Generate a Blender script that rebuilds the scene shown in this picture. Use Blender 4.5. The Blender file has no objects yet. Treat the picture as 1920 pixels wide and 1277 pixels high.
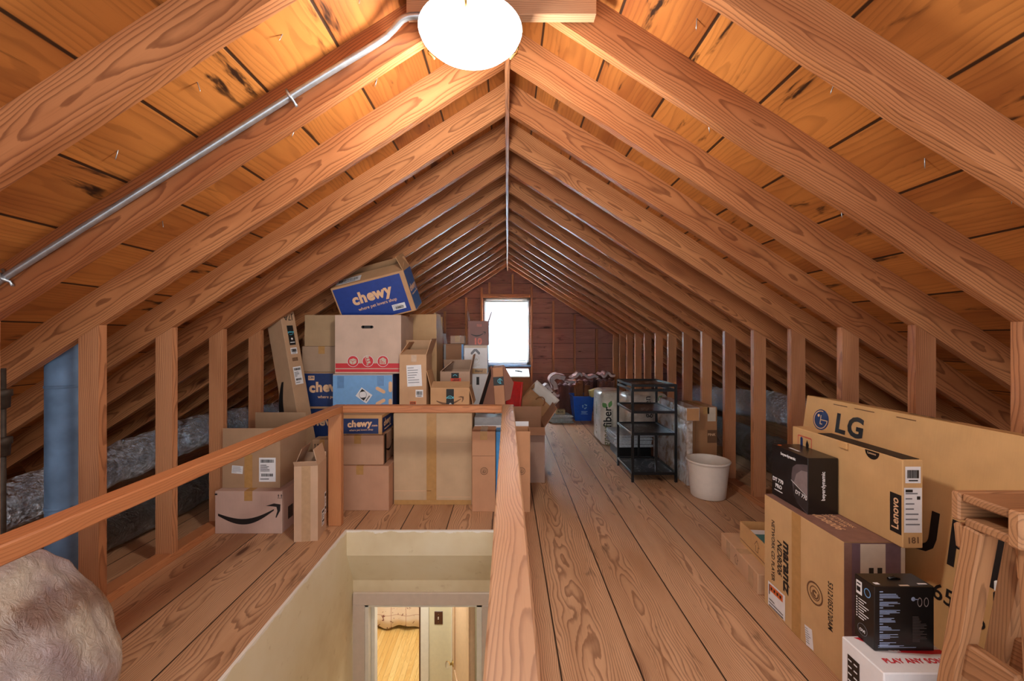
import bpy, bmesh, math, random
from mathutils import Vector, Matrix, noise
R = random.Random(7)
SC = bpy.context.scene
C = SC.collection
rad = math.radians
EYE = 1.213
# ---------------------------------------------------------------- camera, sky, exposure
cd = bpy.data.cameras.new('camera'); cam = bpy.data.objects.new('camera', cd); C.objects.link(cam)
cam.location = (0, 0, EYE); cam.rotation_euler = (rad(90), 0, 0)
cd.sensor_width = 36; cd.lens = 14.681; cd.shift_x = .00469; cd.shift_y = -.00234
cd.clip_start = .02; cd.clip_end = 100
SC.camera = cam
w = bpy.data.worlds.new('world'); SC.world = w; w.use_nodes = True
bgn = w.node_tree.nodes['Background']
bgn.inputs[0].default_value = (.97, .985, 1.0, 1); bgn.inputs[1].default_value = 1.25
vs = SC.view_settings
vs.view_transform = 'Standard'; vs.look = 'None'; vs.gamma = 1; vs.exposure = 0.95
LAMP_GLOW = 4
def light(name, kind, loc, energy, color, size=.3, rot=(0, 0, 0), sy=None):
    d = bpy.data.lights.new(name, kind); d.energy = energy; d.color = color
    if kind == 'AREA':
        d.size = size
        if sy: d.shape = 'RECTANGLE'; d.size_y = sy
    else: d.shadow_soft_size = size
    o = bpy.data.objects.new(name, d); C.objects.link(o); o.location = loc; o.rotation_euler = rot
    return o
# daylight at the gable window, unseen fill lights added to brighten the rooms below
light('window_daylight', 'AREA', (-.01, 7.72, 1.33), 1000, (.80, .90, 1), .5, (rad(-90), 0, 0), .9)
light('bedroom_fill', 'AREA', (-1.3, 4.7, -.32), 21, (1, .96, .88), .9)
light('hall_fill', 'AREA', (-.75, 3.3, -.36), 6.5, (1, .95, .85), .45)

# ---------------------------------------------------------------- materials
def lin(c):
    return tuple((v / 255 / 12.92 if v / 255 <= .04045 else ((v / 255 + .055) / 1.055) ** 2.4) for v in c) + (1,)
class NT:
    def __init__(s, name):
        s.m = bpy.data.materials.new(name); s.m.use_nodes = True
        s.t = s.m.node_tree; s.b = s.t.nodes['Principled BSDF']
    def n(s, typ, **kw):
        q = s.t.nodes.new(typ)
        for k, v in kw.items(): setattr(q, k, v)
        return q
    def put(s, sock, v):
        if hasattr(v, 'links') or isinstance(v, bpy.types.NodeSocket): s.t.links.new(v, sock)
        elif isinstance(v, (tuple, list)) and len(v) == 4 and sock.type == 'VECTOR': sock.default_value = v[:3]
        else: sock.default_value = v
    def math(s, op, a, b=None, c=None, clamp=False):
        q = s.n('ShaderNodeMath', operation=op); q.use_clamp = clamp
        for i, v in enumerate((a, b, c)):
            if v is not None: s.put(q.inputs[i], v)
        return q.outputs[0]
    def comb(s, x, y, z):
        q = s.n('ShaderNodeCombineXYZ')
        for i, v in enumerate((x, y, z)): s.put(q.inputs[i], v)
        return q.outputs[0]
    def noise(s, vec, scale, detail=2, rough=.5, dist=0):
        q = s.n('ShaderNodeTexNoise'); s.put(q.inputs['Vector'], vec)
        q.inputs['Scale'].default_value = scale; q.inputs['Detail'].default_value = detail
        q.inputs['Roughness'].default_value = rough; q.inputs['Distortion'].default_value = dist
        return q.outputs[0]
    def white(s, v):
        q = s.n('ShaderNodeTexWhiteNoise', noise_dimensions='1D'); s.put(q.inputs['W'], v)
        return q.outputs['Value']
    def ramp(s, f, stops, interp='LINEAR'):
        q = s.n('ShaderNodeValToRGB'); s.put(q.inputs[0], f); cr = q.color_ramp; cr.interpolation = interp
        while len(cr.elements) < len(stops): cr.elements.new(.5)
        for e, (p, c) in zip(cr.elements, stops):
            e.position = p; e.color = c if len(c) == 4 else tuple(c) + (1,)
        return q.outputs[0]
    def sstep(s, v, lo, hi):
        q = s.n('ShaderNodeMapRange', interpolation_type='SMOOTHSTEP'); s.put(q.inputs[0], v)
        q.inputs[1].default_value = lo; q.inputs[2].default_value = hi
        return q.outputs[0]
    def mix(s, f, a, b, mode='MIX'):
        q = s.n('ShaderNodeMix', data_type='RGBA', blend_type=mode)
        s.put(q.inputs[0], f); s.put(q.inputs[6], a); s.put(q.inputs[7], b)
        return q.outputs[2]
    def xyz(s, which='Object'):
        q = s.n('ShaderNodeTexCoord'); p = s.n('ShaderNodeSeparateXYZ')
        s.t.links.new(q.outputs[which], p.inputs[0])
        return p.outputs[0], p.outputs[1], p.outputs[2], q.outputs[which]
    def rand(s):
        return s.n('ShaderNodeObjectInfo').outputs['Random']
    def bump(s, h, strength=.3, dist=.002):
        q = s.n('ShaderNodeBump'); s.put(q.inputs['Height'], h)
        q.inputs['Strength'].default_value = strength; q.inputs['Distance'].default_value = dist
        s.t.links.new(q.outputs[0], s.b.inputs['Normal'])
    def fin(s, col, rough=.6, metal=0, spec=None):
        s.put(s.b.inputs['Base Color'], col); s.put(s.b.inputs['Roughness'], rough); s.put(s.b.inputs['Metallic'], metal)
        if spec is not None: s.b.inputs['Specular IOR Level'].default_value = spec
        return s.m
def plain(name, rgb, rough=.5, metal=0, var=.08, scale=30):
    t = NT(name); x, y, z, v = t.xyz()
    n = t.noise(v, scale, 3)
    c = lin(rgb); d = tuple(k * (1 - var * 2) for k in c[:3]) + (1,); e = tuple(min(1, k * (1 + var)) for k in c[:3]) + (1,)
    return t.fin(t.ramp(n, [(.3, d), (.7, e)]), rough, metal)
def wood_core(t, L, a, b, rnd, light, mid, dark, freq=120, knots=1.0, ring_c=1.0, warp=.035):
    """L runs along the board, a and b across it; rnd picks the board."""
    r1 = t.math('MULTIPLY', rnd, 37.0)
    Lo = t.math('ADD', L, r1)
    ao = t.math('ADD', a, t.math('MULTIPLY', t.math('SUBTRACT', t.white(t.math('ADD', r1, 1.3)), .5), .10))
    bo = t.math('ADD', b, t.math('ADD', .022, t.math('MULTIPLY', t.white(t.math('ADD', r1, 5.1)), .085)))
    # knots: one cell each, elongated along the board
    kv = t.comb(t.math('MULTIPLY', Lo, 1.5), t.math('MULTIPLY', t.math('ADD', a, r1), 5.5), t.math('MULTIPLY', b, 3))
    vo = t.n('ShaderNodeTexVoronoi'); t.put(vo.inputs['Vector'], kv); vo.inputs['Scale'].default_value = 1.0
    kd = vo.outputs['Distance']
    sepc = t.n('ShaderNodeSeparateColor'); t.t.links.new(vo.outputs['Color'], sepc.inputs[0])
    size = t.math('MULTIPLY', t.math('GREATER_THAN', sepc.outputs[0], .45), t.math('ADD', .035, t.math('MULTIPLY', sepc.outputs[1], .09 * knots)))
    rel = t.math('DIVIDE', kd, t.math('ADD', size, .0001))
    near = t.math('POWER', 2.718, t.math('MULTIPLY', t.math('MULTIPLY', rel, rel), -.36))
    near = t.math('MULTIPLY', near, t.math('GREATER_THAN', size, .01))
    n1 = t.noise(t.comb(t.math('MULTIPLY', Lo, .9), t.math('MULTIPLY', a, 3), t.math('MULTIPLY', b, 3)), 1.6, 2)
    n2 = t.noise(t.comb(t.math('MULTIPLY', Lo, 5), t.math('MULTIPLY', ao, 22), t.math('MULTIPLY', bo, 22)), 1.2, 3)
    rr = t.math('SQRT', t.math('ADD', t.math('MULTIPLY', ao, ao), t.math('MULTIPLY', bo, bo)))
    rr = t.math('ADD', rr, t.math('MULTIPLY', t.math('SUBTRACT', n1, .5), warp * 3))
    rr = t.math('ADD', rr, t.math('MULTIPLY', t.math('SUBTRACT', n2, .5), .008))
    rr = t.math('ADD', rr, t.math('MULTIPLY', near, .030))
    fr = t.math('FRACT', t.math('MULTIPLY', rr, freq))
    ring = t.ramp(fr, [(0, (0, 0, 0, 1)), (.55, (.16, .16, .16, 1)), (.86, (1, 1, 1, 1)), (.95, (.85, .85, .85, 1)), (1, (0, 0, 0, 1))])
    fib = t.noise(t.comb(t.math('MULTIPLY', Lo, 6), t.math('MULTIPLY', a, 260), t.math('MULTIPLY', b, 260)), 1, 2)
    blot = t.noise(t.comb(t.math('MULTIPLY', Lo, 1.1), t.math('MULTIPLY', ao, 6), t.math('MULTIPLY', bo, 6)), 1.5, 3)
    base = t.ramp(t.math('ADD', t.math('MULTIPLY', blot, .75), t.math('MULTIPLY', t.white(t.math('ADD', r1, 9.7)), .30)), [(.3, mid), (.7, light)])
    col = t.mix(t.math('MULTIPLY', ring, .62 * ring_c), base, dark)
    col = t.mix(t.math('MULTIPLY', t.sstep(fib, .55, .8), .22), col, dark)
    kc = t.sstep(rel, 1.0, .55)
    kd2 = tuple(v * .32 for v in dark[:3]) + (1,)
    col = t.mix(t.math('MULTIPLY', kc, .85), col, kd2)
    halo = t.math('MULTIPLY', t.sstep(rel, 1.8, 1.0), .35)
    col = t.mix(halo, col, dark)
    return col, ring, Lo, ao, kc
def wood_timber(name, light, mid, dark, freq=120, knots=1.0, ring_c=1.0, rough=.55, warp=.035):
    t = NT(name); x, y, z, v = t.xyz()
    col, ring, *_ = wood_core(t, x, z, y, t.rand(), lin(light), lin(mid), lin(dark), freq, knots, ring_c, warp)
    t.bump(ring, .10, .001)
    return t.fin(col, rough, 0, .35)
def wood_planks(name, wdt, off, light, mid, dark, freq=110, knots=1.2, axis='Y', stains=0, seam=.004, rough=.5, ring_c=1.0, pith=.05, warp=.035):
    t = NT(name); x, y, z, v = t.xyz()
    L, a = (y, x) if axis == 'Y' else (x, y)
    s = t.math('DIVIDE', t.math('SUBTRACT', a, off), wdt)
    idx = t.math('FLOOR', s); fr = t.math('FRACT', s)
    rnd = t.white(t.math('ADD', idx, 3.37))
    al = t.math('MULTIPLY', t.math('SUBTRACT', fr, .5), wdt)
    col, ring, Lo, ao, kc = wood_core(t, L, al, pith, rnd, lin(light), lin(mid), lin(dark), freq, knots, ring_c, warp)
    if stains:
        st = t.noise(t.comb(t.math('MULTIPLY', Lo, 3.2), t.math('MULTIPLY', ao, 15), rnd), 1.3, 4, .6, .4)
        big = t.noise(t.comb(t.math('MULTIPLY', Lo, 1.1), t.math('MULTIPLY', ao, 3), rnd), 1.2, 1)
        m = t.math('MULTIPLY', t.sstep(st, .565, .70), t.sstep(big, .42, .56))
        col = t.mix(t.math('MULTIPLY', m, stains), col, lin((34, 16, 8)))
    e = t.math('MINIMUM', fr, t.math('SUBTRACT', 1, fr))
    sm = t.sstep(e, seam / wdt, seam * .45 / wdt)
    col = t.mix(t.math('MULTIPLY', sm, .93), col, lin((22, 13, 9)))
    t.bump(t.math('SUBTRACT', t.math('MULTIPLY', ring, .15), t.math('MULTIPLY', sm, 3)), .4, .002)
    return t.fin(col, rough, 0, .35)
def cardboard(name, rgb, rough=.75):
    t = NT(name); x, y, z, v = t.xyz()
    n = t.noise(v, 9, 4); f = t.noise(t.comb(t.math('MULTIPLY', x, 300), t.math('MULTIPLY', y, 300), t.math('MULTIPLY', z, 12)), 1, 2)
    c = lin(rgb); d = tuple(k * .86 for k in c[:3]) + (1,)
    col = t.ramp(t.math('ADD', t.math('MULTIPLY', n, .8), t.math('MULTIPLY', f, .2)), [(.32, d), (.68, c)])
    t.bump(f, .08, .001)
    return t.fin(col, rough, 0, .25)
M = {}
M['rafter'] = wood_timber('rafter_fir', (198, 136, 90), (158, 96, 58), (86, 38, 20), 135, 1.3, 1.0, .44, .024)
M['stud'] = wood_timber('stud_fir', (200, 140, 98), (160, 102, 66), (92, 44, 24), 120, 1.3, .85, .46, .022)
M['rail'] = wood_timber('rail_wood', (204, 142, 96), (184, 118, 76), (128, 66, 38), 130, .2, .6, .45)
M['railtop'] = wood_timber('weathered_rail_wood', (208, 168, 132), (182, 138, 106), (116, 72, 50), 190, .8, .75, .5, .03)
M['oldwood'] = wood_timber('ladder_wood', (194, 144, 102), (156, 112, 78), (92, 58, 36), 130, .4, .8)
M['scrap'] = wood_timber('scrap_wood', (150, 96, 58), (124, 76, 44), (78, 44, 26), 120, .3, .7)
M['sheath'] = wood_planks('roof_boards', .2918, 0, (190, 122, 60), (140, 78, 36), (80, 36, 16), 70, 2.0, 'X', .97, .007, .5, .40)
M['gable'] = wood_planks('gable_boards', .274, .02, (168, 120, 110), (138, 94, 86), (84, 52, 48), 70, 1.3, 'X', .5, .005, .6, .4)
M['floor'] = wood_planks('attic_floor_boards', .2905, -.968, (220, 176, 138), (192, 146, 108), (102, 56, 34), 145, 1.4, 'Y', .45, .0045, .52, .95, .045, .034)
M['oak'] = wood_planks('oak_floor', .06, 0, (232, 196, 128), (214, 166, 92), (182, 128, 66), 160, .1, 'Y', 0, .001, .25, .4)
CARD = {}
def card(rgb):
    if rgb not in CARD: CARD[rgb] = cardboard('cardboard_%d_%d_%d' % rgb, rgb)
    return CARD[rgb]
TAN = (190, 152, 116); TAN2 = (198, 158, 112); PINK = (204, 172, 158); KRAFT = (208, 168, 120); DULL = (176, 142, 112)
M['tape'] = plain('packing_tape', (186, 142, 88), .22, 0, .05)
M['cleartape'] = plain('clear_tape', (190, 156, 122), .15, 0, .05)
M['white'] = plain('white_paper', (232, 232, 236), .5, 0, .02)
M['ink'] = plain('black_ink', (26, 24, 26), .5, 0, .02)
M['greyink'] = plain('grey_ink', (120, 122, 130), .5, 0, .02)
M['brownink'] = plain('brown_ink', (112, 78, 52), .6, 0, .02)
M['red'] = plain('red_print', (204, 42, 52), .5, 0, .03)
M['orange'] = plain('orange_print', (214, 104, 48), .5, 0, .03)
M['blue'] = plain('royal_blue_print', (30, 62, 146), .45, 0, .06)
M['navy'] = plain('navy_print', (26, 50, 104), .5, 0, .06)
M['sky'] = plain('light_blue_print', (116, 168, 222), .45, 0, .04)
M['cyan'] = plain('cyan_print', (90, 190, 214), .5, 0, .03)
M['peach'] = plain('bare_board_print', (232, 188, 148), .6, 0, .03)
M['black'] = plain('black_gloss_card', (24, 21, 22), .3, 0, .1)
M['grey'] = plain('grey_card', (150, 150, 152), .6, 0, .06)
M['purple'] = plain('plum_card', (116, 92, 100), .55, 0, .05)
M['brown'] = plain('brown_card', (146, 108, 92), .6, 0, .05)
M['cream'] = plain('cream_card', (206, 190, 172), .6, 0, .03)
M['metal'] = plain('galvanised_steel', (176, 186, 196), .35, .8, .08)
M['zinc'] = plain('weathered_zinc', (112, 144, 180), .55, .25, .18, 8)
M['iron'] = plain('dark_iron', (70, 60, 52), .6, .4, .2)
M['brass'] = plain('brass', (190, 160, 96), .3, .9, .05)
M['blackmetal'] = plain('black_metal', (26, 28, 31), .35, .3, .08)
M['bin'] = plain('offwhite_plastic', (226, 216, 206), .4, 0, .02)
M['bluebin'] = plain('blue_plastic', (14, 84, 196), .35, 0, .05)
M['foam'] = plain('yellow_foam', (232, 212, 140), .8, 0, .05)
M['paint'] = plain('cream_paint', (226, 214, 194), .45, 0, .04, 4)
M['casing'] = plain('offwhite_trim_paint', (214, 198, 186), .35, 0, .02)
M['door'] = plain('tan_door_paint', (212, 178, 142), .4, 0, .04)
M['wallpaint'] = plain('pale_yellow_wall', (232, 222, 190), .6, 0, .02)
M['whitepaint'] = plain('white_gloss_paint', (238, 234, 224), .35, 0, .02)
M['winwhite'] = plain('white_vinyl', (232, 236, 238), .4, 0, .02)
M['wavy'] = plain('brown_felt', (128, 88, 82), .8, 0, .1, 20)
M['wavytop'] = plain('pale_felt_backing', (214, 204, 208), .8, 0, .05, 20)
M['news'] = plain('newsprint', (190, 198, 206), .7, 0, .12, 60)
M['bagpaper'] = plain('white_paper_lining', (226, 220, 214), .6, 0, .04, 6)
def m_plaster():
    t = NT('stair_plaster'); x, y, z, v = t.xyz()
    n = t.noise(v, 1.6, 4, .6); n2 = t.noise(v, 14, 4, .6)
    col = t.ramp(n, [(.3, lin((212, 192, 154))), (.5, lin((230, 216, 184))), (.72, lin((238, 228, 204)))])
    col = t.mix(t.math('MULTIPLY', t.sstep(n2, .62, .72), .25), col, lin((176, 146, 100)))
    edge = t.math('ADD', z, t.math('MULTIPLY', t.math('SUBTRACT', n2, .5), .05))
    col = t.mix(t.sstep(edge, -.013, -.006), col, lin((240, 234, 224)))
    t.bump(n2, .25, .003)
    return t.fin(col, .6)
M['plaster'] = m_plaster()
def m_glow():
    t = NT('lit_glass'); e = t.n('ShaderNodeEmission'); e.inputs[0].default_value = (1, .94, .85, 1); e.inputs[1].default_value = LAMP_GLOW
    t.t.links.new(e.outputs[0], t.t.nodes['Material Output'].inputs[0]); return t.m
M['glow'] = m_glow()
def m_glass(name, rgb=(1, 1, 1), rough=0):
    t = NT(name); t.b.inputs['Transmission Weight'].default_value = 1; t.b.inputs['IOR'].default_value = 1.05 if not rough else 1.45
    return t.fin(tuple(rgb) + (1,), rough)
M['glass'] = m_glass('window_glass'); M['knob'] = m_glass('knob_glass', (1, .97, .93), .05)
def m_blind():
    t = NT('blind_slat'); d = t.n('ShaderNodeBsdfDiffuse'); tr = t.n('ShaderNodeBsdfTranslucent'); mx = t.n('ShaderNodeMixShader')
    d.inputs[0].default_value = (.85, .92, .95, 1); tr.inputs[0].default_value = (.9, .97, 1, 1); mx.inputs[0].default_value = .6
    t.t.links.new(d.outputs[0], mx.inputs[1]); t.t.links.new(tr.outputs[0], mx.inputs[2])
    t.t.links.new(mx.outputs[0], t.t.nodes['Material Output'].inputs[0]); return t.m
M['blind'] = m_blind()
def m_wrap(name, a, b, rough=.18, scale=5):
    t = NT(name); x, y, z, v = t.xyz()
    n = t.noise(v, scale, 3, .5, .6); f = t.noise(v, 14, 5, .65, 3.0)
    col = t.ramp(n, [(.36, lin(a)), (.56, lin(b))])
    t.bump(f, .8, .03); t.b.inputs['Coat Weight'].default_value = .6; t.b.inputs['Coat Roughness'].default_value = .08
    return t.fin(col, rough, 0, .5)
M['wrap'] = m_wrap('cloudy_plastic', (168, 150, 160), (216, 206, 192), .16, 2.6)
M['bagwhite'] = m_wrap('white_poly_sack', (206, 200, 188), (232, 226, 216), .3)
M['shrink'] = m_wrap('shrink_wrapped_card', (168, 140, 118), (214, 206, 202), .12, 12)
def m_foil(name, rgb, rough=.28):
    t = NT(name); x, y, z, v = t.xyz()
    f = t.noise(v, 22, 5, .6, 2.5)
    t.bump(f, 1.0, .05)
    return t.fin(lin(rgb), rough, .9)
M['foil'] = m_foil('silver_duct_foil', (216, 218, 224), .2); M['darkfoil'] = m_foil('dark_duct_sleeve', (120, 112, 106), .3)
def m_marble():
    t = NT('black_marble_board'); x, y, z, v = t.xyz()
    n = t.noise(v, 3.2, 4, .55, 1.6)
    vein = t.sstep(t.math('ABSOLUTE', t.math('SUBTRACT', n, .5)), .012, .0)
    return t.fin(t.mix(t.math('MULTIPLY', vein, .6), lin((30, 32, 35)), lin((190, 194, 198))), .28)
M['marble'] = m_marble()
def m_quilt():
    t = NT('floral_quilt'); x, y, z, v = t.xyz()
    n = t.noise(v, 24, 2, .5, .5); gx = t.math('FRACT', t.math('MULTIPLY', x, 5.2)); gz = t.math('FRACT', t.math('MULTIPLY', z, 5.2))
    ln = t.math('MAXIMUM', t.sstep(gx, .06, .02), t.sstep(gz, .06, .02))
    col = t.mix(t.math('MULTIPLY', ln, .6), lin((240, 222, 206)), lin((176, 110, 78)))
    return t.fin(t.mix(t.math('MULTIPLY', t.sstep(n, .63, .67), .9), col, lin((120, 52, 42))), .8)
M['quilt'] = m_quilt()

# ---------------------------------------------------------------- building helpers
def tag(o, label=None, cat=None, group=None, kind=None):
    if label: o['label'] = label
    if cat: o['category'] = cat
    if group: o['group'] = group
    if kind: o['kind'] = kind
    return o
def empty(name, loc=(0, 0, 0), rot=(0, 0, 0)):
    o = bpy.data.objects.new(name, None); C.objects.link(o); o.location = loc; o.rotation_euler = rot
    o.empty_display_size = .05
    return o
def link(name, bm, mats, parent=None, smooth=False):
    me = bpy.data.meshes.new(name); bm.normal_update(); bm.to_mesh(me); bm.free()
    for m in (mats if isinstance(mats, (list, tuple)) else [mats]): me.materials.append(m)
    if smooth:
        for p in me.polygons: p.use_smooth = True
    o = bpy.data.objects.new(name, me); C.objects.link(o)
    if parent: o.parent = parent
    return o
def bx(bm, x0, x1, y0, y1, z0, z1, bev=0, mi=0, mat=None):
    r = bmesh.ops.create_cube(bm, size=1)
    vs_ = r['verts']
    for v in vs_:
        v.co = Vector((x0 + (v.co.x + .5) * (x1 - x0), y0 + (v.co.y + .5) * (y1 - y0), z0 + (v.co.z + .5) * (z1 - z0)))
    fs = {f for v in vs_ for f in v.link_faces}
    for f in fs: f.material_index = mi
    if mat:
        for v in vs_: v.co = mat @ v.co
    if bev:
        es = list({e for v in vs_ for e in v.link_edges})
        bmesh.ops.bevel(bm, geom=es, offset=bev, segments=1, affect='EDGES', profile=.5)
def box(name, x0, x1, y0, y1, z0, z1, mat, parent=None, bev=0):
    bm = bmesh.new(); bx(bm, x0, x1, y0, y1, z0, z1, bev); return link(name, bm, mat, parent)
def frame_axes(p0, p1, up):
    X = (p1 - p0).normalized(); Z = (up - X * up.dot(X)).normalized(); Y = Z.cross(X)
    return Matrix((X, Y, Z)).transposed()
def timber(name, p0, p1, w_, h_, mat, up=(0, 0, 1), parent=None, bev=.002):
    """Straight stick from p0 to p1, w_ across and h_ along 'up'; local X runs with the grain."""
    p0, p1 = Vector(p0), Vector(p1); L = (p1 - p0).length
    bm = bmesh.new(); bx(bm, -L / 2, L / 2, -w_ / 2, w_ / 2, -h_ / 2, h_ / 2, bev)
    o = link(name, bm, mat, parent)
    o.matrix_local = Matrix.Translation((p0 + p1) / 2) @ frame_axes(p0, p1, Vector(up)).to_4x4()
    return o
def lathe(bm, prof, seg=40, cx=0, cy=0, mi=0):
    rings = []
    for r, z in prof:
        rings.append([bm.verts.new((cx + r * math.cos(2 * math.pi * i / seg), cy + r * math.sin(2 * math.pi * i / seg), z)) for i in range(seg)])
    for a, b in zip(rings, rings[1:]):
        for i in range(seg):
            f = bm.faces.new((a[i], a[(i + 1) % seg], b[(i + 1) % seg], b[i])); f.material_index = mi; f.smooth = True
    return rings
def tube(bm, pts, r, seg=12, caps=True, jit=0, rr=None):
    pts = [Vector(p) for p in pts]; rings = []
    for i, p in enumerate(pts):
        d = (pts[min(i + 1, len(pts) - 1)] - pts[max(i - 1, 0)]).normalized()
        a = d.cross(Vector((0, 0, 1)));
        if a.length < 1e-3: a = d.cross(Vector((1, 0, 0)))
        a.normalize(); b = d.cross(a)
        q = rr(i) if rr else r
        rings.append([bm.verts.new(p + (a * math.cos(2 * math.pi * k / seg) + b * math.sin(2 * math.pi * k / seg)) * (q * (1 + R.uniform(-jit, jit)))) for k in range(seg)])
    for u, v in zip(rings, rings[1:]):
        for k in range(seg):
            f = bm.faces.new((u[k], u[(k + 1) % seg], v[(k + 1) % seg], v[k])); f.smooth = True
    if caps:
        bm.faces.new(rings[0][::-1]); bm.faces.new(rings[-1])
def spline(ctrl, n=12):
    c = [Vector(p) for p in ctrl]; out = []
    for i in range(len(c) - 1):
        p0, p1, p2, p3 = c[max(i - 1, 0)], c[i], c[i + 1], c[min(i + 2, len(c) - 1)]
        for k in range(n):
            t = k / n
            out.append(.5 * ((2 * p1) + (p2 - p0) * t + (2 * p0 - 5 * p1 + 4 * p2 - p3) * t * t + (3 * p1 - p0 - 3 * p2 + p3) * t ** 3))
    out.append(c[-1]); return out
# flat prints on a face: the face frame is (origin, u, v, n) in the thing's own space
class Face:
    def __init__(s, o, u, v, n): s.o, s.u, s.v, s.n = Vector(o), Vector(u).normalized(), Vector(v).normalized(), Vector(n).normalized()
    def mat(s, x, y, a=0, lvl=1):
        q = Matrix((s.u, s.v, s.n)).transposed().to_4x4()
        return Matrix.Translation(s.o + s.u * x + s.v * y + s.n * (.0008 * lvl)) @ q @ Matrix.Rotation(a, 4, 'Z')
def poly(face, loops, mat, name, parent, x=0, y=0, a=0, lvl=1):
    bm = bmesh.new()
    for lp in loops:
        lo = [bm.verts.new((p[0], p[1], 0)) for p in lp]
        bm.faces.new(lo)
    bmesh.ops.recalc_face_normals(bm, faces=bm.faces)
    r = bmesh.ops.extrude_face_region(bm, geom=bm.faces[:])
    for g in r['geom']:
        if isinstance(g, bmesh.types.BMVert): g.co.z += .0004
    o = link(name, bm, mat, parent); o.matrix_local = face.mat(x, y, a, lvl); return o
def rect(x0, y0, x1, y1): return [(x0, y0), (x1, y0), (x1, y1), (x0, y1)]
def patch(face, x, y, w_, h_, mat, name, parent, a=0, lvl=1):
    return poly(face, [rect(-w_ / 2, -h_ / 2, w_ / 2, h_ / 2)], mat, name, parent, x, y, a, lvl)
def disc(r, n=28, cx=0, cy=0, a0=0): return [(cx + r * math.cos(a0 + 2 * math.pi * i / n), cy + r * math.sin(a0 + 2 * math.pi * i / n)) for i in range(n)]
def arcband(r0, r1, a0, a1, n=20, cx=0, cy=0):
    p = [(cx + r1 * math.cos(rad(a0 + (a1 - a0) * i / n)), cy + r1 * math.sin(rad(a0 + (a1 - a0) * i / n))) for i in range(n + 1)]
    return p + [(cx + r0 * math.cos(rad(a1 - (a1 - a0) * i / n)), cy + r0 * math.sin(rad(a1 - (a1 - a0) * i / n))) for i in range(n + 1)]
def ringloops(r0, r1, cx=0, cy=0): return [arcband(r0, r1, k * 90, k * 90 + 90, 9, cx, cy) for k in range(4)]
def words(face, text, size, mat, parent, x, y, a=0, bold=0, name='lettering', lvl=2, shear=0, space=1.0, sx=1.0):
    cu = bpy.data.curves.new('txt', 'FONT'); cu.body = text; cu.size = size; cu.align_x = 'CENTER'; cu.align_y = 'CENTER'
    cu.offset = bold * size; cu.shear = shear; cu.space_character = space; cu.resolution_u = 3; cu.extrude = .0002
    t = bpy.data.objects.new('txt', cu); C.objects.link(t)
    dg = bpy.context.evaluated_depsgraph_get()
    me = bpy.data.meshes.new_from_object(t.evaluated_get(dg)); bpy.data.objects.remove(t); bpy.data.curves.remove(cu)
    me.materials.clear(); me.materials.append(mat)
    o = bpy.data.objects.new(name, me); C.objects.link(o); o.parent = parent
    o.matrix_local = face.mat(x, y, a, lvl) @ Matrix.Diagonal((sx, 1, 1, 1)); return o
def barcode(w_, h_, seed=1):
    q = random.Random(seed); out = []; x = -w_ / 2
    while x < w_ / 2 - .001:
        t = q.choice((.012, .02, .035)) * w_; out.append(rect(x, -h_ / 2, min(x + t, w_ / 2), h_ / 2)); x += t + q.choice((.015, .03)) * w_
    return out
def shift(loops, dx, dy): return [[(x + dx, y + dy) for x, y in l] for l in loops]
def label_sticker(face, x, y, w_, h_, parent, a=0, seed=1, kind='ship', lvl=1, name='paper_label'):
    s = patch(face, x, y, w_, h_, M['white'], name, parent, a, lvl)
    F = Face((0, 0, .0004), (1, 0, 0), (0, 1, 0), (0, 0, 1)); q = random.Random(seed)
    L = []
    if kind == 'ship':
        L += shift(barcode(w_ * .8, h_ * .13, seed), 0, h_ * .36)
        for k in range(5):
            ww = q.uniform(.25, .75) * w_; L.append(rect(-w_ * .42, h_ * (.18 - k * .06), -w_ * .42 + ww, h_ * (.18 - k * .06) + h_ * .022))
        L += shift(barcode(w_ * .7, h_ * .12, seed + 3), 0, -h_ * .22)
        L.append(rect(-w_ * .42, -h_ * .40, w_ * .1, -h_ * .37))
    elif kind == 'bar':
        L += shift(barcode(w_ * .78, h_ * .5, seed), 0, h_ * .05); L.append(rect(-w_ * .3, -h_ * .38, w_ * .3, -h_ * .30))
    else:
        for k in range(7):
            ww = q.uniform(.35, .85) * w_; L.append(rect(-w_ * .43, h_ * (.36 - k * .115), -w_ * .43 + ww, h_ * (.36 - k * .115) + h_ * .03))
    poly(F, L, M['greyink'] if kind == 'text' else M['ink'], 'printing', s)
    return s
def smile(wd):
    """Curved arrow under-line, wd wide, centred."""
    n = 22; top = []; bot = []
    for i in range(n + 1):
        t = i / n; x = -wd / 2 + wd * .90 * t; s = math.sin(math.pi * (t * .93 + .03))
        y = -wd * .17 * s + wd * .085 * t; th = wd * .072 * (.25 + math.sin(math.pi * min(1, t * .9 + .08)))
        top.append((x, y + th * .5)); bot.append((x, y - th * .5))
    head = [(wd * .27, wd * .125), (wd * .40, wd * .165), (wd * .505, wd * .15), (wd * .50, wd * .05), (wd * .44, -wd * .065), (wd * .425, -wd * .06), (wd * .455, wd * .045), (wd * .44, wd * .11), (wd * .38, wd * .118)]
    return [top + bot[::-1], head]
def uparrows(s):
    L = []
    for dx in (-.35, .35):
        L += [rect((dx - .07) * s, -.3 * s, (dx + .07) * s, .2 * s), [((dx - .2) * s, .15 * s), ((dx + .2) * s, .15 * s), (dx * s, .5 * s)]]
    L.append(rect(-.6 * s, -.48 * s, .6 * s, -.40 * s)); return L
class Carton: pass
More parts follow.
